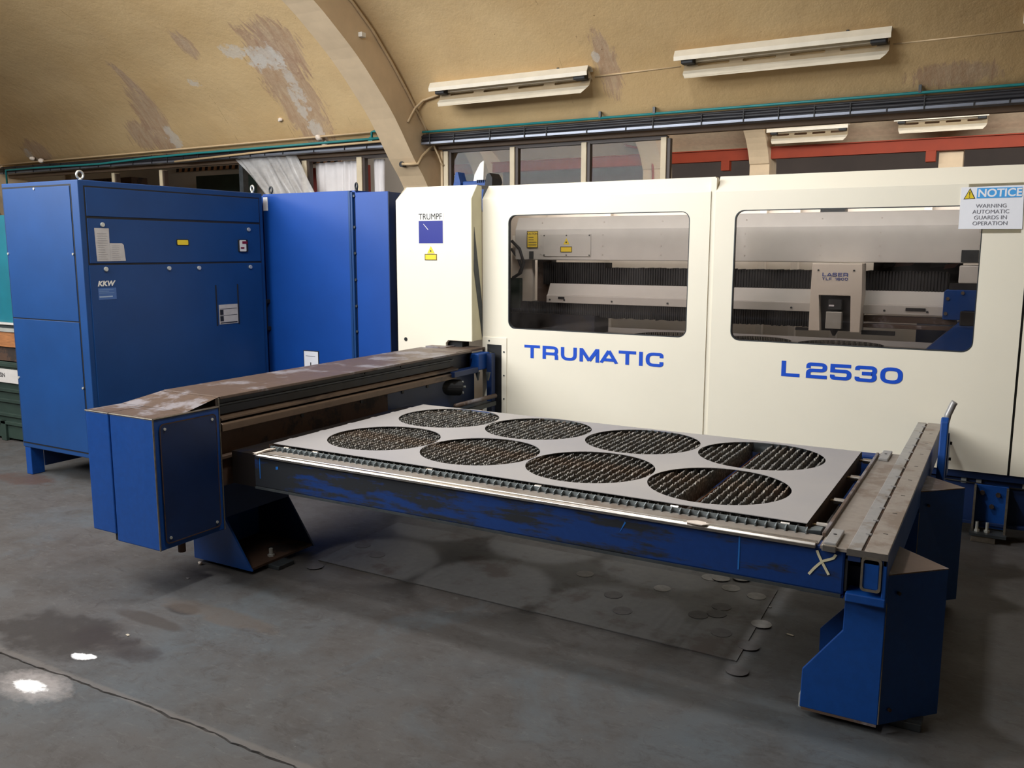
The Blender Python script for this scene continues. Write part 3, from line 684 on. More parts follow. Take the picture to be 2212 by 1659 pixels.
MB().prism([(cx1+.003, 2.225, 1.45), (cx1+.003, 2.335, .96), (cx1+.003, 2.338, 1.05), (cx1+.003, 2.335, 1.2), (cx1+.003, 2.232, 1.75)], (.002, 0, 0)).build('rubber_seal', m_dgrey, co)
MB().box(cx0+.02, -.36, 2.24, 2.33, .5, 1.9).build('column_core', m_dark, co)
MB().prism([(a, 2.1985, b_) for a, b_ in ((-.705, 1.63), (-.486, 1.63), (-.486, 1.85), (-.705, 1.85))], (0, .001, 0)).build('logo_backing', m_white, co)
MB().prism([(a, 2.1975, b_) for a, b_ in ((-.699, 1.638), (-.491, 1.638), (-.491, 1.797), (-.699, 1.797))], (0, .001, 0)).build('logo_square', m_logo, co)
MB().poly([(-.66, 2.1968, 1.775), (-.655, 2.1968, 1.775), (-.615, 2.1968, 1.735), (-.62, 2.1968, 1.733)]).build('scratch', m_white, co)
text('lettering', 'TRUMPF', (-.699, 2.1975, 1.806), (1, 0, 0), (0, 0, 1), .060, m_ink, co, .92, 0)
MB().prism([(-.596, 2.197, 1.617), (-.628, 2.197, 1.566), (-.564, 2.197, 1.566)], (0, .002, 0)).build('warning_label', m_yel, co)
MB().cyl((-.596, 2.1965, 1.583), (-.596, 2.1955, 1.583), .006).build('warning_symbol', m_ink, co)
yl = MB().box(-.649, -.545, 2.197, 2.199, 1.518, 1.562).build('warning_label', m_yel, co)
holed([(-.649, 1.518), (-.545, 1.518), (-.545, 1.562), (-.649, 1.562)], [[(-.645, 1.522), (-.549, 1.522), (-.549, 1.558), (-.645, 1.558)]], FY(2.1962), (0, .0005, 0)).build('label_border', m_ink, co)
MB().cyl((-.832, 2.199, .935), (-.832, 2.196, .935), .014, 16).build('cable_hole', m_dark, co)
# blue and black gear on the roof of the machine behind the column
MB().prism([(-.95, 3.0, 2.0), (-.86, 3.0, 2.0), (-.86, 3.0, 2.12), (-.885, 3.0, 2.21), (-.905, 3.0, 2.21)], (0, .1, 0)).build('roof_bracket', m_blue, mc)
MB().box(-.84, -.60, 3.0, 3.2, 1.9, 2.135).build('roof_motor', m_blue, mc, bevel=.01)
for k in range(7): MB().box(-.70+k*.018, -.694+k*.018, 2.99, 3.2, 2.12, 2.14).build('cooling_fin', m_navy, mc)
MB().prism([(-.64, 2.98, 2.0), (-.555, 2.98, 2.0), (-.55, 2.98, 2.15), (-.575, 2.98, 2.19), (-.60, 2.98, 2.18)], (0, .15, 0)).build('roof_duct', m_dark, mc)
MB().prism([(-.80, 3.1, 2.135), (-.705, 3.1, 2.135), (-.70, 3.1, 2.30), (-.735, 3.1, 2.28), (-.79, 3.1, 2.19)], (0, .02, 0)).build('plastic_cover', m_white, mc)
# inside: gantry bridge, bellows, rail cover, head, back walls
br = MB().prism([(-.24, 2.85, 1.832), (-.24, 2.80, 1.742), (-.24, 2.80, 1.518), (-.24, 3.25, 1.518), (-.24, 3.25, 1.832)], (3.6, 0, 0)).build('gantry_bridge', m_grey, mc, bevel=.006)
for i, x in enumerate((-.02, .48, .92, 1.5, 1.98, 2.33, 2.87)):
    for z, yy in ((1.79, 2.825), (1.70, 2.798), (1.62, 2.798), (1.56, 2.798)):
        MB().cyl((x, yy, z), (x, yy-.003, z), .005, 8).build('rivet', m_paper2, br)
MB().box(.002, .389, 2.794, 2.799, 1.545, 1.707).build('cover_plate', m_grey, br, bevel=.002)
for x in (.012, .195, .379):
    for z in (1.555, 1.697): MB().cyl((x, 2.794, z), (x, 2.790, z), .005, 8).build('screw', m_dgrey, br)
lb = MB().box(-.134, -.041, 2.792, 2.796, 1.608, 1.731).build('caution_label', m_yel, br)
holed([(-.134, 1.608), (-.041, 1.608), (-.041, 1.731), (-.134, 1.731)], [[(-.130, 1.612), (-.045, 1.612), (-.045, 1.727), (-.130, 1.727)]], FY(2.7912), (0, .0005, 0)).build('label_border', m_ink, br)
text('lettering', 'CAUTION', (-.0875, 2.791, 1.704), (1, 0, 0), (0, 0, 1), .021, m_ink, br, .9, .0004, 'CENTER')
bars(MB(), FY(2.791), -.12, -.05, 1.62, 1.695, 4, .004, 2).build('print', m_ink, br)
MB().prism([(.195, 2.792, 1.678), (.170, 2.792, 1.632), (.220, 2.792, 1.632)], (0, .002, 0)).build('warning_label', m_yel, br)
MB().box(.147, .241, 2.792, 2.795, 1.575, 1.617).build('warning_label', m_yel, br)
holed([(.147, 1.575), (.241, 1.575), (.241, 1.617), (.147, 1.617)], [[(.151, 1.579), (.237, 1.579), (.237, 1.613), (.151, 1.613)]], FY(2.7912), (0, .0005, 0)).build('label_border', m_ink, br)
MB().cyl((.195, 2.7915, 1.648), (.195, 2.7905, 1.648), .006).build('warning_symbol', m_ink, br)
MB().box(-.115, -.08, 2.793, 2.80, 1.525, 1.582).build('notch', m_dgrey, br)
MB().box(2.78, 2.87, 2.79, 2.80, 1.525, 1.595).build('notch', m_dgrey, br)
be = MB()
n = 150
for k in range(n):      # pleated bellows, upper run
    x = -.03+k*2.75/n; top = 1.50 if x < .48 else (1.462+.006*random.random())
    be.box(x, x+.011, 2.86, 2.99, 1.335, top)
be.box(-.03, 2.72, 2.87, 2.98, 1.34, 1.455)
be.build('bellows', m_dark, mc)
bl = MB()
for k in range(n):
    x = -.30+k*2.28/n
    bl.box(x, x+.010, 2.82, 2.95, 1.10+.008*random.random(), 1.205)
bl.box(-.30, 1.98, 2.83, 2.94, 1.11, 1.20)
bl.build('bellows', m_dark, mc)
rc = MB().prism([(.03, 2.86, 1.345), (.03, 2.815, 1.262), (.03, 2.80, 1.258), (.03, 2.80, 1.203), (.03, 2.90, 1.203), (.03, 2.90, 1.345)], (2.68, 0, 0)).build('rail_cover', m_grey, mc, bevel=.003)
for x in (.06, .18, .56, .98, 2.62, 2.38, 1.30, 1.36, 1.82): MB().cyl((x, 2.80, 1.225), (x, 2.795, 1.225), .007, 8).build('screw', m_dgrey, rc)
MB().box(.13, .18, 2.794, 2.80, 1.232, 1.248).box(2.50, 2.61, 2.794, 2.80, 1.228, 1.246).build('slot', m_dark, rc)
MB().box(2.26, 2.78, 2.83, 2.9, 1.15, 1.19).box(2.26, 2.78, 2.81, 2.9, 1.115, 1.14).build('linear_rail', m_brown, mc, bevel=.003)
# laser head
hd = holed([(1.953, 1.09), (1.953, 1.31), (1.956, 1.512), (2.250, 1.512), (2.259, 1.31), (2.258, 1.09), (2.202, 1.09), (2.193, 1.314), (2.005, 1.314), (2.021, 1.09)], [], FY(2.70), (0, .16, 0)).build('laser_head_cover', m_cream2, mc, bevel=.004)
wide('lettering', 'LASER', 2.020, 2.172, 1.432, 1.455, 2.699, m_let2, hd, .2)
wide('lettering', 'TLF 1800', 2.020, 2.172, 1.408, 1.425, 2.699, m_let2, hd, .2)
for x in (1.995, 2.205): MB().cyl((x, 2.70, 1.47), (x, 2.696, 1.47), .006, 8).build('screw', m_dgrey, hd)
MB().box(2.0, 2.2, 2.77, 2.86, 1.09, 1.32).build('head_recess', m_dark, hd)
MB().box(2.05, 2.145, 2.72, 2.78, 1.105, 1.212).build('nozzle_block', m_zinc, hd, bevel=.004)
MB().box(2.06, 2.14, 2.73, 2.78, 1.225, 1.29).build('sensor_block', m_dgrey, hd, bevel=.004)
MB().box(2.065, 2.095, 2.725, 2.73, 1.245, 1.255).build('label', m_paper, hd)
MB().cyl((2.10, 2.75, 1.105), (2.10, 2.75, 1.06), .03, 16, .008).build('nozzle', m_dark, hd)
MB().box(2.26, 2.45, 2.76, 2.80, 1.075, 1.10).box(1.86, 1.99, 2.76, 2.80, 1.085, 1.10).build('brush_skirt', m_dark, hd)
# end carriage, right
ec = MB().prism([(2.706, 2.76, 1.185), (2.706, 2.76, 1.35), (2.716, 2.76, 1.362), (2.95, 2.76, 1.362), (2.95, 2.76, 1.24), (2.82, 2.76, 1.24), (2.82, 2.76, 1.185)], (0, .1, 0)).build('end_carriage', m_blue, mc, bevel=.004)
for x, z in ((2.728, 1.31), (2.805, 1.345), (2.722, 1.222)): MB().cyl((x, 2.76, z), (x, 2.752, z), .010, 12).build('bolt', m_bright, ec)
MB().box(2.775, 3.0, 2.80, 2.95, 1.40, 1.505).build('end_cover', m_grey, mc, bevel=.006)
MB().box(2.73, 3.0, 2.79, 2.95, 1.362, 1.40).build('end_bracket', m_dark, mc)
MB().box(2.80, 2.9, 2.74, 2.80, 1.155, 1.24).build('end_sensor', m_dark, mc, bevel=.006)
MB().prism([(2.62, 2.75, .99), (3.0, 2.75, .99), (3.0, 2.75, 1.24), (2.86, 2.75, 1.24)], (0, .3, 0)).build('end_stand', m_blue, mc)
# dark clutter behind the rail at the right window
MB().box(2.27, 2.78, 3.05, 3.12, 1.38, 1.52).build('cable_chain', m_dark, mc)
MB().box(2.28, 2.55, 3.0, 3.04, 1.385, 1.455).build('chain_housing', m_dgrey, mc)
MB().box(2.40, 2.43, 2.99, 3.0, 1.39, 1.44).build('label', m_paper, mc)
for k, (x, z, w) in enumerate(((2.33, 1.48, .05), (2.40, 1.49, .1), (2.60, 1.485, .08), (2.68, 1.48, .06))):
    MB().prism([(x, 2.98, z), (x+w, 2.98, z+.01), (x+w+.02, 2.98, z+.035), (x+.01, 2.98, z+.03)], (0, .05, 0)).build('valve_block', plain('copper_brown', (150, 100, 84), .5) if k % 2 else m_dgrey, mc)
# left end: side cheek with hoses
MB().prism([(-.30, 2.86, 1.70), (-.20, 2.86, 1.70), (-.125, 2.86, 1.52), (-.125, 2.86, 1.2), (-.30, 2.86, 1.2)], (0, .05, 0)).build('end_cheek', m_cream2, mc, bevel=.003)
MB().tube([(-.27, 2.80, 1.66), (-.20, 2.80, 1.60), (-.165, 2.80, 1.50), (-.19, 2.80, 1.42), (-.26, 2.80, 1.38)], .012).build('hose', m_dark, mc, smooth=True)
MB().tube([(-.28, 2.81, 1.60), (-.22, 2.81, 1.53), (-.19, 2.81, 1.46), (-.22, 2.81, 1.40)], .010).build('hose', m_dark, mc, smooth=True)
MB().box(-.30, -.20, 2.80, 2.85, 1.15, 1.38).build('valve_box', m_green, mc, bevel=.006)
MB().box(-.10, .02, 2.90, 2.98, 1.18, 1.52).build('post', m_brown, mc)
# machine bed seen at the window bottoms, back wall with ribs
MB().box(-.3, 4.5, 2.6, 3.5, .5, .93).build('machine_bed', m_dgrey, mc)
MB().box(-.3, .45, 2.75, 3.0, .93, 1.12).build('bed_side', m_web, mc)
ht = holed([(.3, 2.62), (3.0, 2.62), (3.0, 3.35), (.3, 3.35)], [circ(.95+.58*i, 2.95, .265, 36) for i in range(3)], FZ(.985), (0, 0, .003)).build('second_sheet', m_sheet, mc)
mm = MB()
for k in range(74):
    x = .32+k*.0352
    for j in range(14): mm.prism([(x, 2.64+j*.05, .93), (x, 2.69+j*.05, .93), (x, 2.665+j*.05, .984)], (.003, 0, 0))
tag(mm.build('slat_rows', m_slat, mc), kind='stuff')
bw = MB().box(-.4, 4.9, 3.62, 3.68, .3, 1.95).build('rear_wall', m_cream2, mc)
for x in (.16, 1.40, 1.64, 1.93, 2.5): MB().box(x, x+.05, 3.56, 3.62, .5, 1.95).build('stiffener', m_cream2, bw, bevel=.003)
MB().box(2.51, 3.2, 3.5, 3.6, .9, 1.12).build('dark_panel', m_navy, bw)
MB().box(-.45, -.40, 2.9, 3.68, .3, 1.9).build('side_wall', m_cream2, mc)
MB().box(1.95, 2.10, 2.9, 3.0, 1.83, 1.862).build('bridge_lug', m_dgrey, mc)

# notice taped on the guard
no = thing('paper_notice', 'white paper notice with NOTICE heading taped at the upper right of the machine', 'notice', (2.925, YE, 1.8))
nb = MB().prism([(2.776, YE-.004, 1.707), (3.076, YE-.004, 1.704), (3.068, YE-.004, 1.931), (2.776, YE-.004, 1.927)], (0, .002, 0)).build('sheet', m_paper, no)
MB().box(2.852, 3.06, YE-.0055, YE-.0045, 1.868, 1.921).build('heading_band', m_skyb, no)
text('lettering', 'NOTICE', (2.856, YE-.006, 1.875), (1, 0, .005), (0, 0, 1), .057, m_paper, no, .985, .0014)
for k, s in enumerate(('WARNING', 'AUTOMATIC', 'GUARDS IN', 'OPERATION')):
    text('lettering', s, (2.924, YE-.0055, 1.818-k*.0305), (1, 0, 0), (0, 0, 1), .0285, m_print, no, 1.05, 0, 'CENTER')
MB().prism([(2.790, YE-.0055, 1.864), (2.846, YE-.0055, 1.866), (2.818, YE-.0055, 1.922)], (0, .001, 0)).build('warning_triangle', m_ink, no)
MB().prism([(2.7955, YE-.0062, 1.867), (2.8405, YE-.0062, 1.869), (2.818, YE-.0062, 1.915)], (0, .0005, 0)).build('warning_triangle', m_yel, no)
MB().prism([(2.8155, YE-.0068, 1.903), (2.8205, YE-.0068, 1.903), (2.819, YE-.0068, 1.882), (2.817, YE-.0068, 1.882)], (0, .0004, 0)).cyl((2.818, YE-.0068, 1.875), (2.818, YE-.0064, 1.875), .0028, 10).build('exclamation_mark', m_ink, no)
m_clear = glass('clear_tape', (.93, .92, .88), 1.3)
MB().box(2.81, 3.07, YE-.0025, YE-.0015, 1.92, 1.945).build('tape', m_clear, no)
MB().box(2.88, 3.07, YE-.0025, YE-.0015, 1.685, 1.71).build('tape', m_clear, no)

# ------------------------------------------------------------------ cabinet 1 (chiller)
c1 = thing('chiller_cabinet', 'big blue chiller cabinet at the far left with white KKW print', 'cabinet', (-2.575, 1.33, 0))
X0, X1, Y0, Y1 = -2.99, -2.16, .537, 2.12
body = MB().box(X0, X1, Y0, Y1, .2, 2.03).build('body', m_cab, c1, bevel=.006)
def panY(x0, x1, z0, z1): return MB().box(x0, x1, Y0-.006, Y0+.01, z0, z1).build('side_panel', m_cab, c1, bevel=.002)
def panX(y0, y1, z0, z1): return MB().box(X1-.01, X1+.006, y0, y1, z0, z1).build('front_panel', m_cab, c1, bevel=.002)
holed([(X0+.01, .23), (X1-.07, .23), (X1-.07, 2.005), (X0+.01, 2.005)], [[(X0+.02, .24), (X1-.08, .24), (X1-.08, 1.995), (X0+.02, 1.995)]], FY(Y0-.0012), (0, .001, 0)).build('panel_gap', m_dark, c1)
p1 = panY(X0+.02, X1-.08, 1.122, 1.993); p2 = panY(X0+.02, X1-.08, .24, 1.115)
MB().box(X0+.02, X1-.08, Y0-.002, Y0, 1.114, 1.123).build('panel_gap', m_dark, c1)
for (x, z), p_ in (((-2.611, 1.985), p1), ((-2.963, 1.56), p1), ((-2.246, 1.56), p1), ((-2.96, .70), p2), ((-2.245, .68), p2)):
    MB().cyl((x, Y0-.006, z), (x, Y0-.011, z), .008, 8).build('screw', m_zinc, p_)
fa = panX(.585, 2.075, 1.803, 1.985); fb = panX(.585, 2.075, 1.500, 1.788); fc = panX(.575, 2.080, .24, 1.487)
holed([(.575, .23), (2.085, .23), (2.085, 1.995), (.575, 1.995)], [[(.585, .24), (2.075, .24), (2.075, 1.985), (.585, 1.985)]], FX(X1+.0012), (-.001, 0, 0)).build('panel_gap', m_dark, c1)
MB().box(X1, X1+.002, .58, 2.08, 1.786, 1.805).box(X1, X1+.002, .58, 2.08, 1.485, 1.502).build('panel_gap', m_dark, c1)
XF = X1+.0065
for y, z, p_ in ((.687, 1.75, fb), (1.955, 1.745, fb), (.691, 1.461, fc), (1.191, 1.459, fc), (1.455, 1.457, fc), (1.956, 1.456, fc)):
    MB().cyl((XF, y, z), (XF+.012, y, z), .015, 14).build('lock', m_zinc, p_, bevel=.002)
pl = MB().prism([(XF+.001, .628, 1.728), (XF+.001, .734, 1.728), (XF+.001, .73, 1.513), (XF+.001, .634, 1.513)], (.001, 0, 0)).build('paper_sheet', m_paper2, fb)
MB().prism([(XF+.0015, a, b_) for a, b_ in ((.731, 1.513), (.847, 1.514), (.838, 1.62), (.825, 1.631), (.733, 1.631))], (.001, 0, 0)).build('paper_sheet', m_paper2, fb)
bars(MB(), FX(XF+.0032), .645, .72, 1.52, 1.70, 12, .003, 4).build('print', m_print2, fb)
bars(MB(), FX(XF+.0032), .745, .825, 1.52, 1.62, 8, .003, 5).build('print', m_print2, fb)
MB().prism([(XF+.001, a, b_) for a, b_ in rrect(1.269, 1.378, 1.618, 1.664, .008, 3)], (.001, 0, 0)).build('yellow_label', m_ink, fb)
MB().prism([(XF+.0022, a, b_) for a, b_ in rrect(1.276, 1.371, 1.624, 1.658, .006, 3)], (.001, 0, 0)).build('yellow_label', m_yel, fb)
ct = MB().prism([(XF, a, b_) for a, b_ in rrect(1.843, 1.936, 1.572, 1.668, .01, 3)], (.012, 0, 0)).build('controller', m_dark, fb)
MB().prism([(XF+.0122, a, b_) for a, b_ in rrect(1.848, 1.915, 1.577, 1.663, .008, 3)], (.001, 0, 0)).build('controller_face', m_white, fb)
MB().box(XF+.013, XF+.015, 1.875, 1.925, 1.635, 1.655).build('display', m_red, fb)
MB().box(XF+.013, XF+.015, 1.858, 1.893, 1.598, 1.610).build('display', m_red, fb)
text('lettering', 'KKW', (XF+.001, .625, 1.352), (0, 1, .0), (0, 0, 1), .046, m_white, fc, 1.12, .0022, 'LEFT', .25)
m_faint = plain('faded_print', (70, 104, 160), .5, var=.1)
MB().box(XF, XF+.001, .627, .760, 1.262, 1.338).build('print', m_faint, fc)
bars(MB(), FX(XF+.002), .632, .75, 1.30, 1.332, 3, .004, 8).build('print', plain('faded_print_b', (110, 140, 180), .5), fc)
bars(MB(), FX(XF+.002), .632, .752, 1.274, 1.288, 1, .010, 9).build('print', plain('faded_print_c', (150, 170, 195), .5), fc)
for a_ in (1.600, 1.814): MB().box(XF, XF+.004, a_, a_+.009, 1.02, 1.327).build('document_guide', m_ink, fc)
lp = MB().box(XF, XF+.003, 1.626, 1.809, 1.028, 1.176).build('rating_plate', m_paper2, fc)
MB().box(XF+.003, XF+.004, 1.632, 1.665, 1.10, 1.137).box(XF+.003, XF+.004, 1.632, 1.665, 1.05, 1.09).box(XF+.003, XF+.004, 1.632, 1.80, 1.034, 1.042).box(XF+.003, XF+.004, 1.632, 1.80, 1.142, 1.145).box(XF+.003, XF+.004, 1.632, 1.80, 1.093, 1.096).build('print', m_ink, fc)
for x0, x1, y0, y1 in ((X0+.01, X0+.075, Y0+.005, Y0+.10), (X1-.075, X1-.01, Y0+.005, Y0+.10), (X0+.01, X0+.075, Y1-.1, Y1-.01), (X1-.075, X1-.01, Y1-.1, Y1-.01)):
    MB().box(x0, x1, y0, y1, 0, .2).build('leg', m_blue, c1, bevel=.004)
MB().box(X0+.075, X0+.085, Y0+.1, Y1-.1, .05, .2).build('plinth_rail', m_navy, c1)
def eye(x, y, z, par, mat=m_dgrey, ax=(0, 1, 0)):
    MB().ring((x, y, z+.035), ax, .024, .007).cyl((x, y, z-.002), (x, y, z+.014), .012, 10).build('lifting_eye', mat, par, smooth=True)
eye(-2.22, .60, 2.03, c1, m_zinc, (1, 0, 0)); eye(-2.2, 2.06, 2.03, c1, m_zinc, (.3, 1, 0))
# ------------------------------------------------------------------ cabinet 2 (electrical)
c2 = thing('electrical_cabinet', 'bright blue two-door electrical cabinet between the big blue cabinet and cream column', 'cabinet', (-1.6, 2.45, 0))
MB().box(-2.40, -1.345, 2.215, 2.70, .15, 2.02).box(-1.345, -.972, 2.23, 2.70, .15, 2.008).build('body', m_cab2, c2, bevel=.004)
MB().box(-1.76, -1.36, 2.3, 2.6, 2.02, 2.04).build('top_plate', m_cab2, c2)
d1 = MB().box(-2.229, -1.345, 2.195, 2.215, .2, 2.030).build('door', m_cab2, c2, bevel=.004)
d2 = MB().box(-1.285, -.975, 2.20, 2.23, .2, 2.016).build('door', m_cab2, c2, bevel=.004)
MB().box(-1.345, -1.325, 2.19, 2.22, .2, 2.03).box(-1.318, -1.300, 2.186, 2.22, .2, 2.02).build('hinge_strip', m_cab, c2, bevel=.002)
MB().box(-1.326, -1.317, 2.205, 2.225, .2, 2.02).box(-1.300, -1.285, 2.208, 2.225, .2, 2.01).build('hinge_gap', m_navy, c2)
MB().box(-.975, -.969, 2.2, 2.70, .2, 2.012).build('side_skin', m_navy, c2)
for z in (1.99, 1.76, 1.565, 1.365, 1.165, .97): MB().cyl((-1.292, 2.205, z), (-1.292, 2.192, z), .010, 8).build('bolt', m_dgrey, c2)
MB().box(-2.222, -2.175, 2.191, 2.194, 1.90, 2.005).build('label', m_paper, d1)
ha = MB().box(-2.215, -2.19, 2.15, 2.195, 1.16, 1.19).box(-2.215, -2.19, 2.15, 2.195, .94, .97).box(-2.215, -2.19, 2.14, 2.16, .94, 1.19).build('handle', m_dark, d1, bevel=.004)
la = MB().box(-1.845, -1.685, 2.191, 2.194, .62, .795).build('label', m_dgrey, d1)
MB().box(-1.838, -1.692, 2.189, 2.191, .627, .788).build('label', m_paper, d1)
bars(MB(), FY(2.1885), -1.82, -1.71, .735, .765, 1, .004, 3).build('print', m_print, d1)
MB().box(-1.775, -1.765, 2.1885, 2.189, .66, .70).build('print', m_ink, d1)
eye(-2.19, 2.25, 2.03, c2, m_dgrey, (.3, 1, 0)); eye(-1.31, 2.25, 2.03, c2, m_dgrey, (.6, 1, 0))
MB().box(-2.2, -1.0, 2.26, 2.64, 0, .15).build('plinth', m_navy, c2)

# ------------------------------------------------------------------ pallet changer frame
T = thing('pallet_changer', 'blue and bare steel pallet changer frame in front of the cream machine', 'machine table', (1.3, 1.0, 0))
# left rail beam
y0, y1 = -.135, 2.20
MB().prism([(-.605, y0, .88), (-.20, y0, .88), (-.20, 2.12, .88), (-.635, 2.12, .88)], (0, 0, .015)).build('beam_top', m_brown, T, bevel=.003)
MB().box(-.60, -.42, 2.12, 2.33, .882, .905).box(-.42, -.22, 1.95, 2.33, .882, .899).build('beam_top', m_brown, T, bevel=.003)
MB().box(-.595, -.255, y0, y1, .60, .88).build('beam_web', m_web, T)
MB().box(-.255, -.243, y0, 1.95, .838, .848).build('edge_strip', m_dgrey, T)
MB().box(-.255, -.235, y0, 1.9, .800, .838).build('cable_channel', m_web, T)
MB().prism([(-.255, y0, .800), (-.20, y0, .787), (-.20, y0, .775), (-.255, y0, .775)], (0, 2.08, 0)).build('guide_rail', m_railb, T, bevel=.002)
MB().prism([(-.255, y0, .765), (-.205, y0, .765), (-.195, y0, .757), (-.195, y0, .722), (-.225, y0, .722), (-.255, y0, .745)], (0, 2.05, 0)).build('guide_rail', m_railb, T, bevel=.003)
MB().box(-.245, -.235, y0, 1.2, .60, .72).build('web_plate', m_rust, T)
MB().box(-.245, -.235, 1.2, 2.2, .52, .72).build('web_plate', m_navy, T)
for y in (.45, .95, 1.35, 1.62): MB().cyl((-.236, y, .705), (-.230, y, .705), .012, 10).build('bolt', m_dark, T)
for y in (1.0, 1.35): MB().cyl((-.244, y, .868), (-.236, y, .868), .010, 10).build('bolt', m_dark, T)
hb = MB().cyl((-.30, 1.80, .67), (-.19, 1.95, .655), .055, 20).build('drive_hub', m_dark, T, bevel=.004)
for k in range(5):
    a = 1.26*k; MB().cyl((-.19, 1.95+.04*math.cos(a), .655+.04*math.sin(a)), (-.175, 1.955+.04*math.cos(a), .655+.04*math.sin(a)), .008, 8).build('bolt', m_zinc, hb)
MB().box(-.24, -.17, 1.85, 2.16, .735, .775).build('drive_bracket', m_navy, T, bevel=.004)
MB().prism([(-.19, 2.14, .74), (-.16, 2.14, .74), (-.17, 2.14, .68)], (0, .02, 0)).build('scraper', m_dgrey, T)
MB().prism([(-.12, 2.17, .74), (-.09, 2.17, .74), (-.105, 2.17, .68)], (0, .02, 0)).build('scraper', m_dgrey, T)
db = MB().box(-.245, -.165, 2.15, 2.305, .750, .868).build('drive_cover', m_blue, T, bevel=.008)
MB().box(-.235, -.155, 2.305, 2.335, .755, .865).build('drive_cover', m_dgrey, T, bevel=.008)
MB().box(-.160, -.12, 2.25, 2.30, .40, .86).build('guide_post', m_navy, T)
MB().tube([(-.10, 1.75, .565), (-.10, 2.27, .56)], .016).build('push_rod', m_brown, T, smooth=True)
MB().box(-.30, -.10, 1.4, 2.28, .49, .52).build('rear_shelf', m_dgrey, T)
# lower flange / cross tube under the beam
MB().box(-.62, -.20, -.147, 1.4, .585, .602).build('beam_flange', m_brown, T, bevel=.003)
MB().box(-.60, -.215, -.14, 1.4, .45, .585).build('lower_beam', m_rust, T)
MB().box(-.19, .0, -.09, 1.35, .46, .622).build('corner_post', m_web, T)
# end box
bxm = MB().box(-.50, -.20, -.520, -.147, .238, .846).build('end_box', m_blue, T, bevel=.006)
MB().box(-.675, -.507, -.520, -.16, .270, .846).build('end_box', m_blue, T, bevel=.006)
MB().box(-.51, -.497, -.50, -.17, .26, .84).build('seam', m_dark, T)
MB().box(-.668, -.508, -.512, -.15, .846, .850).box(-.502, -.205, -.514, -.15, .846, .850).build('box_lid', m_brown, T)
MB().box(-.60, -.22, -.15, -.135, .60, .892).build('box_lid', m_brown, T)
MB().poly([(-.665, -.33, .851), (-.45, -.33, .851), (-.45, -.135, .893), (-.605, -.135, .893)]).poly([(-.45, -.33, .8508), (-.205, -.33, .8508), (-.205, -.135, .894), (-.45, -.135, .893)]).build('box_lid', m_brown, T)
ms = m_edge
MB().cyl((-.2005, -.5195, .24), (-.2005, -.5195, .845), .004, 8).cyl((-.2, -.5195, .846), (-.2, -.147, .846), .004, 8).cyl((-.5, -.5195, .846), (-.2, -.5195, .846), .004, 8).cyl((-.675, -.5195, .846), (-.507, -.5195, .846), .0035, 8).cyl((-.2, -.147, .24), (-.2, -.147, .89), .0035, 8).build('worn_edge', ms, bxm)
cvp = MB().prism([(-.199, a, b_) for a, b_ in rrect(-.490, -.172, .265, .818, .022, 4)], (.004, 0, 0)).build('cover_plate', m_navy, bxm, bevel=.002)
holed(rrect(-.492, -.170, .263, .820, .023, 4), [rrect(-.487, -.175, .268, .815, .020, 4)], FX(-.1945), (-.001, 0, 0)).build('cover_edge', m_rust, bxm)
for y, z in ((-.465, .795), (-.197, .795), (-.465, .29), (-.197, .29)): MB().cyl((-.195, y, z), (-.191, y, z), .007, 8).build('screw', m_zinc, cvp)
MB().cyl((-.33, -.30, .24), (-.33, -.30, .15), .018, 14).build('drain_stub', m_rust, T)
MB().box(-.54, -.49, -.50, -.45, .232, .262).build('box_foot', m_dark, T)
# left leg
def legplate(y, mat, nm='leg_plate', sgn=1):
    return MB().prism([(-.49, y, .022), (-.09, y, .022), (-.265, y, .27), (-.265, y, .46), (-.49, y, .46)], (0, .012, 0)).build(nm, mat, LG, bevel=.002)
LG = MB().box(-.50, -.488, -.09, .36, .022, .46).build('leg', m_blue, T, bevel=.002)
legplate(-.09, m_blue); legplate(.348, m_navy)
MB().box(-.30, -.265, -.078, .348, .27, .46).build('leg_plate', m_navy, LG)
MB().box(-.485, -.10, -.078, .348, .022, .034).build('leg_base', m_rust, LG)
MB().box(-.13, -.03, .03, .14, .0, .022).build('levelling_pad', m_dgrey, LG, bevel=.003)
MB().box(-.44, -.34, -.05, .06, 0, .022).build('levelling_pad', m_dgrey, LG, bevel=.003)
MB().cyl((-.15, .10, .03), (-.15, .10, .075), .010, 8).cyl((-.15, .10, .034), (-.15, .10, .044), .018, 6).build('stud', m_zinc, LG)
tag(lump(-.44, -.105, .008, .012, 12, 'x'), 'small crumpled foil scrap at the foot of the left leg', 'foil scrap')
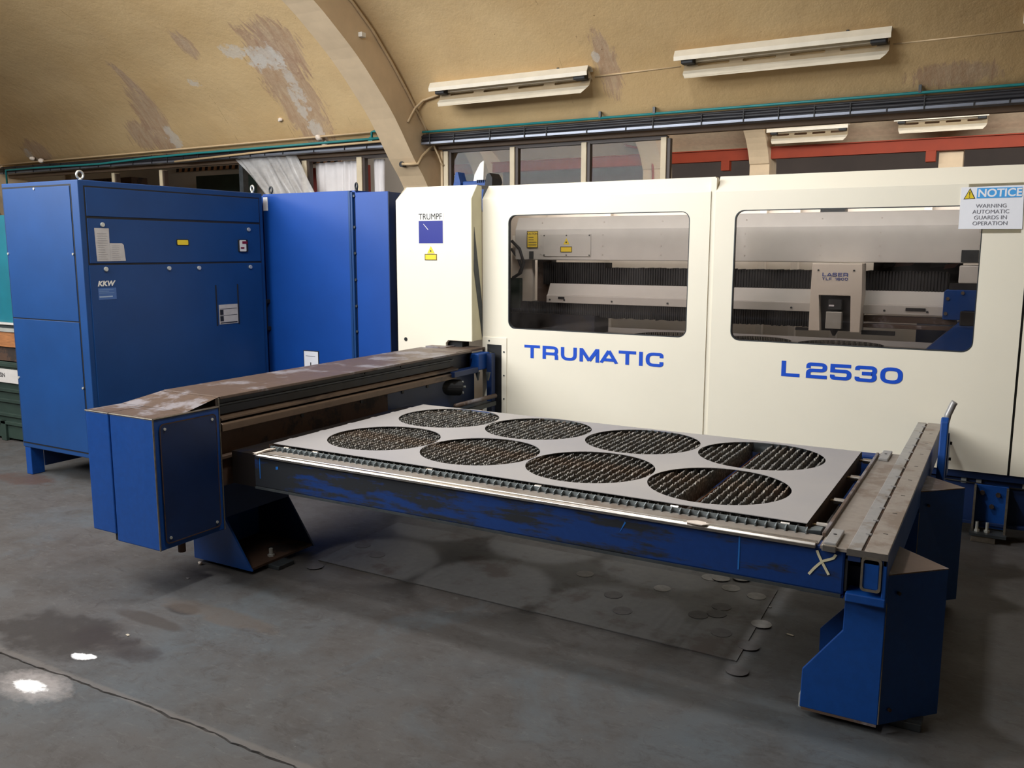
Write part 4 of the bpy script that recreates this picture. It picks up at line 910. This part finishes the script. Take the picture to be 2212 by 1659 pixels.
# table frame: front beam
fbm = MB().box(-.005, 2.648, -.125, -.06, .475, .632).build('front_beam', m_bluebeam, T, bevel=.008)
MB().box(.0, 2.64, -.13, -.04, .468, .478).build('front_lip', m_dgrey, T)
MB().box(-.01, 2.56, -.118, -.028, .628, .636).build('front_ledge', m_steel, T)
MB().prism([(.02, -.14, .624), (.02, -.139, .634), (.02, -.131, .6405), (.02, -.118, .6405), (.02, -.118, .624)], (2.535, 0, 0)).build('slide_edge', m_bright, T, bevel=.002)
MB().prism([(.02, -.113, .636), (.02, -.111, .641), (.02, -.105, .641), (.02, -.103, .636)], (2.535, 0, 0)).build('slide_edge', m_bright, T)
MB().poly([(2.30, -.1262, .50), (2.306, -.1262, .50), (2.306, -.1262, .622), (2.30, -.1262, .622)]).poly([(1.86, -.1262, .56), (1.864, -.1262, .565), (1.885, -.1262, .60), (1.88, -.1262, .605)]).poly([(.135, -.1262, .575), (.15, -.1262, .58), (.15, -.1262, .592), (.135, -.1262, .59)]).poly([(.03, -.1262, .52), (.034, -.1262, .52), (.036, -.1262, .62), (.03, -.1262, .62)]).build('paint_scratch', plain('bright_scratch', (24, 96, 170), .5), fbm)
# pale X mark
rb = MB()
for pth in ([(2.559, .615), (2.565, .600), (2.578, .575), (2.590, .555), (2.600, .538)], [(2.537, .529), (2.553, .552), (2.568, .570), (2.58, .582), (2.602, .592), (2.612, .598), (2.619, .611)]):
    for q in ribbon(pth, .0085): rb.poly([(p_[0], -.1258-.0003*len(pth), p_[1]) for p_ in q])
rb.build('chalk_cross', m_chalk, fbm)
MB().box(2.50, 2.648, -.12, -.03, .462, .474).build('front_lip', m_blue, T, bevel=.003)
MB().box(2.648, 2.70, -.06, 1.3, .46, .56).build('inner_rail', m_web, T)
# side strip between pallet and right rail
MB().box(2.556, 2.568, -.03, 1.33, .630, .648).build('guide_bar', m_brown, T, bevel=.002)
MB().box(2.568, 2.652, -.13, 1.40, .624, .634).build('side_ledge', m_steel, T)
for a_, b_ in ((-.125, .035), (1.22, 1.40)): MB().box(2.578, 2.618, a_, b_, .634, .648).build('stop_block', m_steel2, T, bevel=.003)
for y in (-.03, 1.32): MB().cyl((2.598, y, .648), (2.598, y, .649), .006, 10).build('screw', m_dark, T)
MB().box(2.575, 2.62, -.142, -.128, .620, .642).build('stop_face', m_bright, T, bevel=.003)
# right rail
MB().box(2.656, 2.774, -.134, 2.29, .600, .633).build('rail_body', m_navy, T)
MB().box(2.704, 2.775, -.134, 1.56, .633, .640).box(2.704, 2.775, 1.567, 2.29, .633, .640).build('rail_cover', m_steel, T, bevel=.002)
MB().box(2.653, 2.695, -.134, 1.545, .633, .639).box(2.653, 2.695, 1.552, 2.29, .633, .639).build('rail_cover', m_steel2, T, bevel=.002)
for k in range(13):
    y = .05+k*.175; MB().box(2.684, 2.702, y, y+.008, .638, .6425).build('cover_clip', m_steel2, T)
for k in range(8): MB().box(2.735, 2.750, .08+k*.27, .086+k*.27, .6395, .6405).build('slot', m_dark, T)
MB().box(2.695, 2.704, -.134, 2.29, .60, .634).build('hinge_gap', m_rust, T)
MB().box(2.652, 2.776, -.1365, -.134, .618, .640).build('rail_end_edge', m_bright, T)
MB().box(2.698, 2.760, -.134, 2.2, .508, .622).build('rail_tube', m_blue, T, bevel=.010)
holed(rrect(2.698, 2.760, .508, .622, .012, 4), [rrect(2.705, 2.753, .516, .614, .010, 4)], FY(-.1375), (0, .003, 0)).build('weld_bead', m_edge, T)
MB().box(2.762, 2.776, -.134, 2.25, .49, .633).build('side_plate', m_blue, T, bevel=.003)
MB().box(2.655, 2.777, -.138, .0, .462, .492).build('end_plate', m_blue, T, bevel=.004)
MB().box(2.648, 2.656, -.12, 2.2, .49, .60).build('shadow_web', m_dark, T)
# legs right
def rleg(dy):
    L_ = MB().prism([(2.524, -.09+dy, .036), (2.774, -.09+dy, .036), (2.776, -.09+dy, .462), (2.65, -.09+dy, .462), (2.648, -.09+dy, .342), (2.526, -.09+dy, .175)], (0, .012, 0)).build('leg', m_blue, T, bevel=.003)
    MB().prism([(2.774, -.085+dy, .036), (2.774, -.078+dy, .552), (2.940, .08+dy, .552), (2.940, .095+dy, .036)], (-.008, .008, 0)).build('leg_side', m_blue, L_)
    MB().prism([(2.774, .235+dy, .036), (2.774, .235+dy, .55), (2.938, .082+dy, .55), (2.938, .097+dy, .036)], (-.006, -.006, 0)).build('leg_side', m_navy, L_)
    MB().prism([(2.774, -.082+dy, .5525), (2.941, .08+dy, .5525), (2.775, .235+dy, .5525)], (0, 0, .004)).build('gusset_top', m_brown, L_)
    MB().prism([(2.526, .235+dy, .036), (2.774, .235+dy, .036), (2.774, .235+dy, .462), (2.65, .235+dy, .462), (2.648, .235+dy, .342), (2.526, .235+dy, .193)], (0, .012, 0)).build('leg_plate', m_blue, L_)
    MB().box(2.53, 2.77, -.09+dy, .24+dy, .028, .037).build('leg_base', m_brown, L_)
    MB().box(2.80, 2.90, .0+dy, .12+dy, 0, .028).build('levelling_pad', m_dgrey, L_, bevel=.003)
    MB().box(2.56, 2.64, .0+dy, .1+dy, 0, .028).build('levelling_pad', m_dgrey, L_, bevel=.003)
    MB().box(2.805, 2.90, .005+dy, .115+dy, .026, .038).build('leg_base', m_dgrey, L_)
    MB().box(2.518, 2.526, -.08+dy, -.03+dy, .03, .075).build('bracket', m_zinc, L_)
    a = Vector((2.774, -.083+dy, 0)); e = Vector((.166, .17, 0)).normalized(); nrm = Vector((.7, -.7, 0))
    for s, z in ((.045, .49), (.04, .085)):
        c = a+e*s; MB().cyl((c.x, c.y, z), (c.x+.006, c.y-.006, z), .006, 8).build('rivet', m_rust, L_)
    MB().cyl((2.775, -.087+dy, .04), (2.775, -.083+dy, .46), .003, 6).build('worn_edge', m_edge, L_)
rleg(0); rleg(1.135)
# lever
lv = MB().prism([(2.805, 1.50, .40), (2.805, 1.60, .40), (2.805, 1.64, .70), (2.805, 1.62, .79), (2.805, 1.59, .80), (2.805, 1.56, .78), (2.805, 1.53, .62)], (.035, 0, 0)).build('lever', m_blue, T, bevel=.006)
MB().prism([(2.83, 1.60, .50), (2.83, 1.74, .50), (2.83, 1.74, .66), (2.83, 1.62, .72)], (.015, 0, 0)).build('lever_bracket', m_blue, lv, bevel=.003)
for z in (.57, .65): MB().cyl((2.845, 1.72, z), (2.855, 1.72, z), .008, 8).build('bolt', m_dark, lv)
MB().tube([(2.825, 1.60, .77), (2.832, 1.61, .81), (2.850, 1.62, .862), (2.856, 1.62, .872)], .016, 14).build('grip', m_steel2, lv, smooth=True)
# back beam
MB().box(.0, 2.65, 1.34, 1.42, .48, .625).build('back_beam', m_bluebeam, T, bevel=.006)
MB().box(2.5, 2.66, .02, 1.3, .455, .47).build('lower_tray', m_rust, T)
# tape scraps
o = MB().prism([(.0, -.139, .637), (.012, -.139, .637), (.012, -.05, .642), (.045, -.03, .644), (.045, -.045, .644), (.03, -.07, .643), (.03, -.139, .638)], (0, 0, .006)).build('tape', m_tape, bevel=.002)
tag(o, 'dirty white tape scrap on the left corner of the table front edge', 'tape')
rr = random.Random(2); pts = [(2.155+.036*math.cos(t)*rr.uniform(.8, 1.2), -.128+.022*math.sin(t)*rr.uniform(.8, 1.2), .6425) for t in [k*.45 for k in range(14)]]
tag(MB().prism(pts, (0, 0, .003)).build('tape', m_tape), 'torn white tape scrap on the table front edge near the X mark', 'tape')

# ------------------------------------------------------------------ slat pallet
P = thing('slat_pallet', 'cutting pallet with slag covered steel slats under the perforated sheet', 'pallet', (1.25, .65, .56))
def slatmesh(seed):
    rr = random.Random(seed); m = MB(); n = 150; y0, y1 = .012, 1.262
    for k in range(n+1):
        y = y0+(y1-y0)*k/n; pk = .656+rr.uniform(-.003, .003) if k % 2 else .650+rr.uniform(-.003, .003)
        w = .0036+rr.uniform(0, .003); w2 = .0022; j = rr.uniform(-.002, .002)
        m.v += [(-w2, y, .575), (w2, y, .575), (w2, y, .625), (w+j, y, .636+rr.uniform(-.005, .004)), (w*.6+j, y+rr.uniform(-.003, .003), pk), (-w*.6+j, y+rr.uniform(-.003, .003), pk-.001), (-w+j, y, .636+rr.uniform(-.005, .004)), (-w2, y, .625)]
    for k in range(n):
        for j in range(8):
            a = k*8+j; b_ = k*8+(j+1) % 8; m.f.append([a, b_, b_+8, a+8])
    m.f.append(list(range(8))); m.f.append([n*8+q for q in range(8)][::-1])
    return m
protos = []
o0 = Vector((1.25, .65, .56)); k = 0
for i in range(72):
    x = .028+i*.0344
    if i in (58, 59) or i == 0: continue
    if len(protos) < 4:
        m = slatmesh(i); m.v = [(a+x, b_, c) for a, b_, c in m.v]; ob_ = m.build('slat', m_slat, P); protos.append((ob_, x))
    else:
        src, sx = protos[i % 4]; ob_ = src.copy(); COL.objects.link(ob_); ob_.parent = P; ob_.location = (x-sx, random.uniform(-.004, .004), random.uniform(-.004, 0))
        ob_.rotation_euler = (0, 0, random.uniform(-.003, .003))
cb_ = MB().box(.0, 2.50, -.022, -.018, .600, .654)
for i in range(73):
    x = .028+i*.0344; cb_.prism([(x-.002, -.020, .656), (x-.002, -.042, .648), (x-.002, -.042, .6365), (x-.002, -.020, .6365)], (.004, 0, 0))
cb_.build('front_comb', m_combm, P)
MB().box(.0, 2.50, 1.256, 1.262, .600, .65).build('rear_comb', m_combm, P)
MB().box(2.496, 2.500, .0, 1.27, .555, .655).build('side_plate', m_rust, P)
MB().box(-.03, -.026, .0, 1.27, .555, .652).build('side_plate', m_rust, P)
m_rust2 = worn('orange_rust_plate', (112, 66, 34), (54, 38, 30), .52, .75, 4)
MB().box(2.028, 2.032, .02, 1.25, .50, .60).build('middle_plate', m_rust2, P)
MB().prism([(2.50, .0, .600), (2.545, .012, .600), (2.545, .06, .600), (2.52, .06, .600), (2.50, .02, .600)], (0, 0, .04)).build('corner_bracket', m_combm, P, bevel=.002)
for y in (.10, .45, .85, 1.2): MB().cyl((2.515, y, .630), (2.552, y, .630), .012, 12).cyl((2.50, y, .630), (2.515, y, .630), .006, 8).build('roller', m_bright, P)
for x in (.10, .28, .93, 1.46, 2.03, 2.43): MB().cyl((x-.015, -.012, .650), (x+.015, -.012, .650), .0085, 12).build('roller', m_bright, P)
MB().box(2.47, 2.50, .30, .36, .50, .56).build('side_block', plain('orange_rust', (170, 90, 40), .7), P, bevel=.004)

# ------------------------------------------------------------------ perforated sheet
hc = [(.378+.012, .372), (.945, .385-.01), (1.522, .365), (2.095, .352), (.368, .975), (.940, .985), (1.535, .955), (2.115, .935)]
hc = [(.385, .372), (.950, .366), (1.518, .355), (2.090, .335), (.370, .975), (.942, .962), (1.530, .945), (2.110, .935)]
out = [(0, 0)]+[(2.5, 0), (2.5, 1.245)]+[(2.5-k*.02, 1.245+(.003 if k % 3 == 1 else 0)*((k*7) % 5)/3) for k in range(1, 125)]+[(0, 1.245)]
for y in (1.10, .93, .75, .55, .33, .1): out += [(0, y+.03), (-.008, y+.028), (-.008, y), (0, y)]
sh = holed(out, [circ(a, b_, .281, 64) for a, b_ in hc], FZ(.6600), (0, 0, .0025))
solid('perforated_sheet', sh, m_sheet, 'grey steel sheet with eight large round cut-outs lying on the slats', 'metal sheet')

# ------------------------------------------------------------------ floor sheet and cut discs
o = MB().prism([(.045, .235, .0015), (.7, .225, .0015), (1.4, .215, .0015), (2.228, .200, .0015), (2.20, 1.012, .0015), (1.2, .985, .0015), (.02, .942, .0015)], (0, 0, .004)).build('floor_sheet', m_fsheet)
tag(o, 'large thin dusty metal sheet lying on the floor under the table', 'metal sheet')
discs = [(1.679, 1.127, 2, 'pale cream cut disc on the floor behind the floor sheet'), (1.325, .743, 0, 'grey disc alone near the middle of the floor sheet back half'),
 (1.878, 1.008, 0, 'grey disc at the sheet back edge, left of the overlapping pair'), (1.927, 1.016, 0, 'grey disc at the sheet back edge, right of the overlapping pair'),
 (2.012, 1.078, 0, 'grey disc lying just behind the sheet right back corner'), (2.002, .924, 0, 'grey disc in front of the overlapping pair'),
 (1.721, .756, 0, 'grey disc with a raised rim on the sheet right half'), (2.133, .884, 0, 'grey disc nearest the sheet right back corner'),
 (1.551, .568, 1, 'dark disc on the sheet left of the raised rim disc'), (1.657, .421, 1, 'dark shiny disc in the middle front of the sheet'),
 (2.027, .684, 1, 'rear dark disc among faint discs on the sheet right side'), (2.029, .598, 1, 'front dark disc among faint discs on the sheet right side'),
 (1.964, .547, 1, 'faint disc left of the rusty specks on the sheet'), (2.228, .589, 0, 'grey disc overhanging the sheet right edge'),
 (2.104, .418, 1, 'dark disc near the sheet front right corner'), (2.252, .12, 1, 'dark disc on the floor off the sheet front right corner'),
 (.011, .801, 1, 'dark disc on the floor at the sheet left back corner'), (.101, .526, 1, 'dark disc on the left end of the sheet, left of another'),
 (.261, .447, 1, 'dark disc on the left end of the sheet, right of another'), (.094, .157, 1, 'dark disc on the floor beside the left leg pad'),
 (2.235, .353, 1, 'dark disc half off the sheet right edge near its front')]
for i, (x, y, c, lab) in enumerate(discs):
    on = .02 < x < 2.3 and .1 < y < 1.1
    z = .0058 if on else .0006
    if i in (3,): z = .0088
    rr = random.Random(i); r = .0435 if i != 6 else .04
    ths = rr.uniform(-.01, .02)
    m = MB(); m.cyl((0, 0, 0), (0, 0, .0012), r, 28)
    dm = m.build('cut_disc', (m_disc, m_disc3, m_disc2)[c]); dm.location = (x, y, z)
    tag(dm, lab, 'metal disc', 'small cut discs scattered under the table')
for i, (x, y, s) in enumerate(((2.34, .55, .03), (-.35, -.27, .02), (-.05, -.83, .02), (2.20, .80, .02))):
    o = MB().prism([(x, y, .001), (x+s, y-.006, .001), (x+s*1.1, y+.004, .001), (x+.004, y+.008, .001)], (0, 0, .002)).build('scrap_chip', (m_disc2, m_disc)[i % 2])
    tag(o, ('thin metal chip on the floor right of the floor sheet', 'pale chip on the floor in front of the blue end box', 'pale chip by the white powder patch', 'small metal chip by the disc at the sheet edge')[i], 'scrap')

# ------------------------------------------------------------------ left junk
tb = thing('teal_board', 'teal blue board standing behind the blue cabinet at the left picture edge', 'board', (-4.3, 1.2, 1.0))
MB().box(-4.8, -3.6, 1.12, 1.16, 1.0, 1.86).build('board', m_tealb, tb)
wb = thing('wooden_bench', 'wooden topped bench edge behind the blue cabinet at the left edge', 'bench', (-4.3, 1.3, .7))
MB().box(-5.0, -3.4, 1.08, 1.6, .985, .999).build('top_board', m_paper2, wb); MB().box(-5.0, -3.4, 1.10, 1.6, .955, .985).build('top_board', m_dgrey, wb)
MB().box(-5.0, -3.4, 1.09, 1.6, .925, .955).build('shelf_edge', m_zinc, wb); MB().box(-5.0, -3.4, 1.1, 1.6, .80, .92).build('drawer_front', m_wood, wb)
MB().box(-5.0, -3.4, 1.12, 1.6, .68, .80).build('dark_gap', m_rust, wb)
cr = thing('green_crate', 'dark green steel crate with a white label strip at the left edge', 'crate', (-4.3, 1.3, 0))
MB().box(-5.0, -3.4, 1.12, 1.6, .02, .67).build('body', m_green, cr, bevel=.006)
for z in (.66, .45, .36, .24, .17): MB().box(-5.0, -3.4, 1.10, 1.13, z-.03, z).build('rib', m_green, cr, bevel=.004)
for x in (-4.6, -4.25, -3.9): MB().box(x, x+.07, 1.10, 1.13, .0, .17).build('foot', m_green, cr, bevel=.003)
MB().box(-4.5, -3.7, 1.098, 1.112, .50, .612).build('label', m_paper2, cr)
text('lettering', 'SIN', (-4.19, 1.097, .545), (1, 0, 0), (0, 0, 1), .05, m_ink, cr, 1.0, .001)
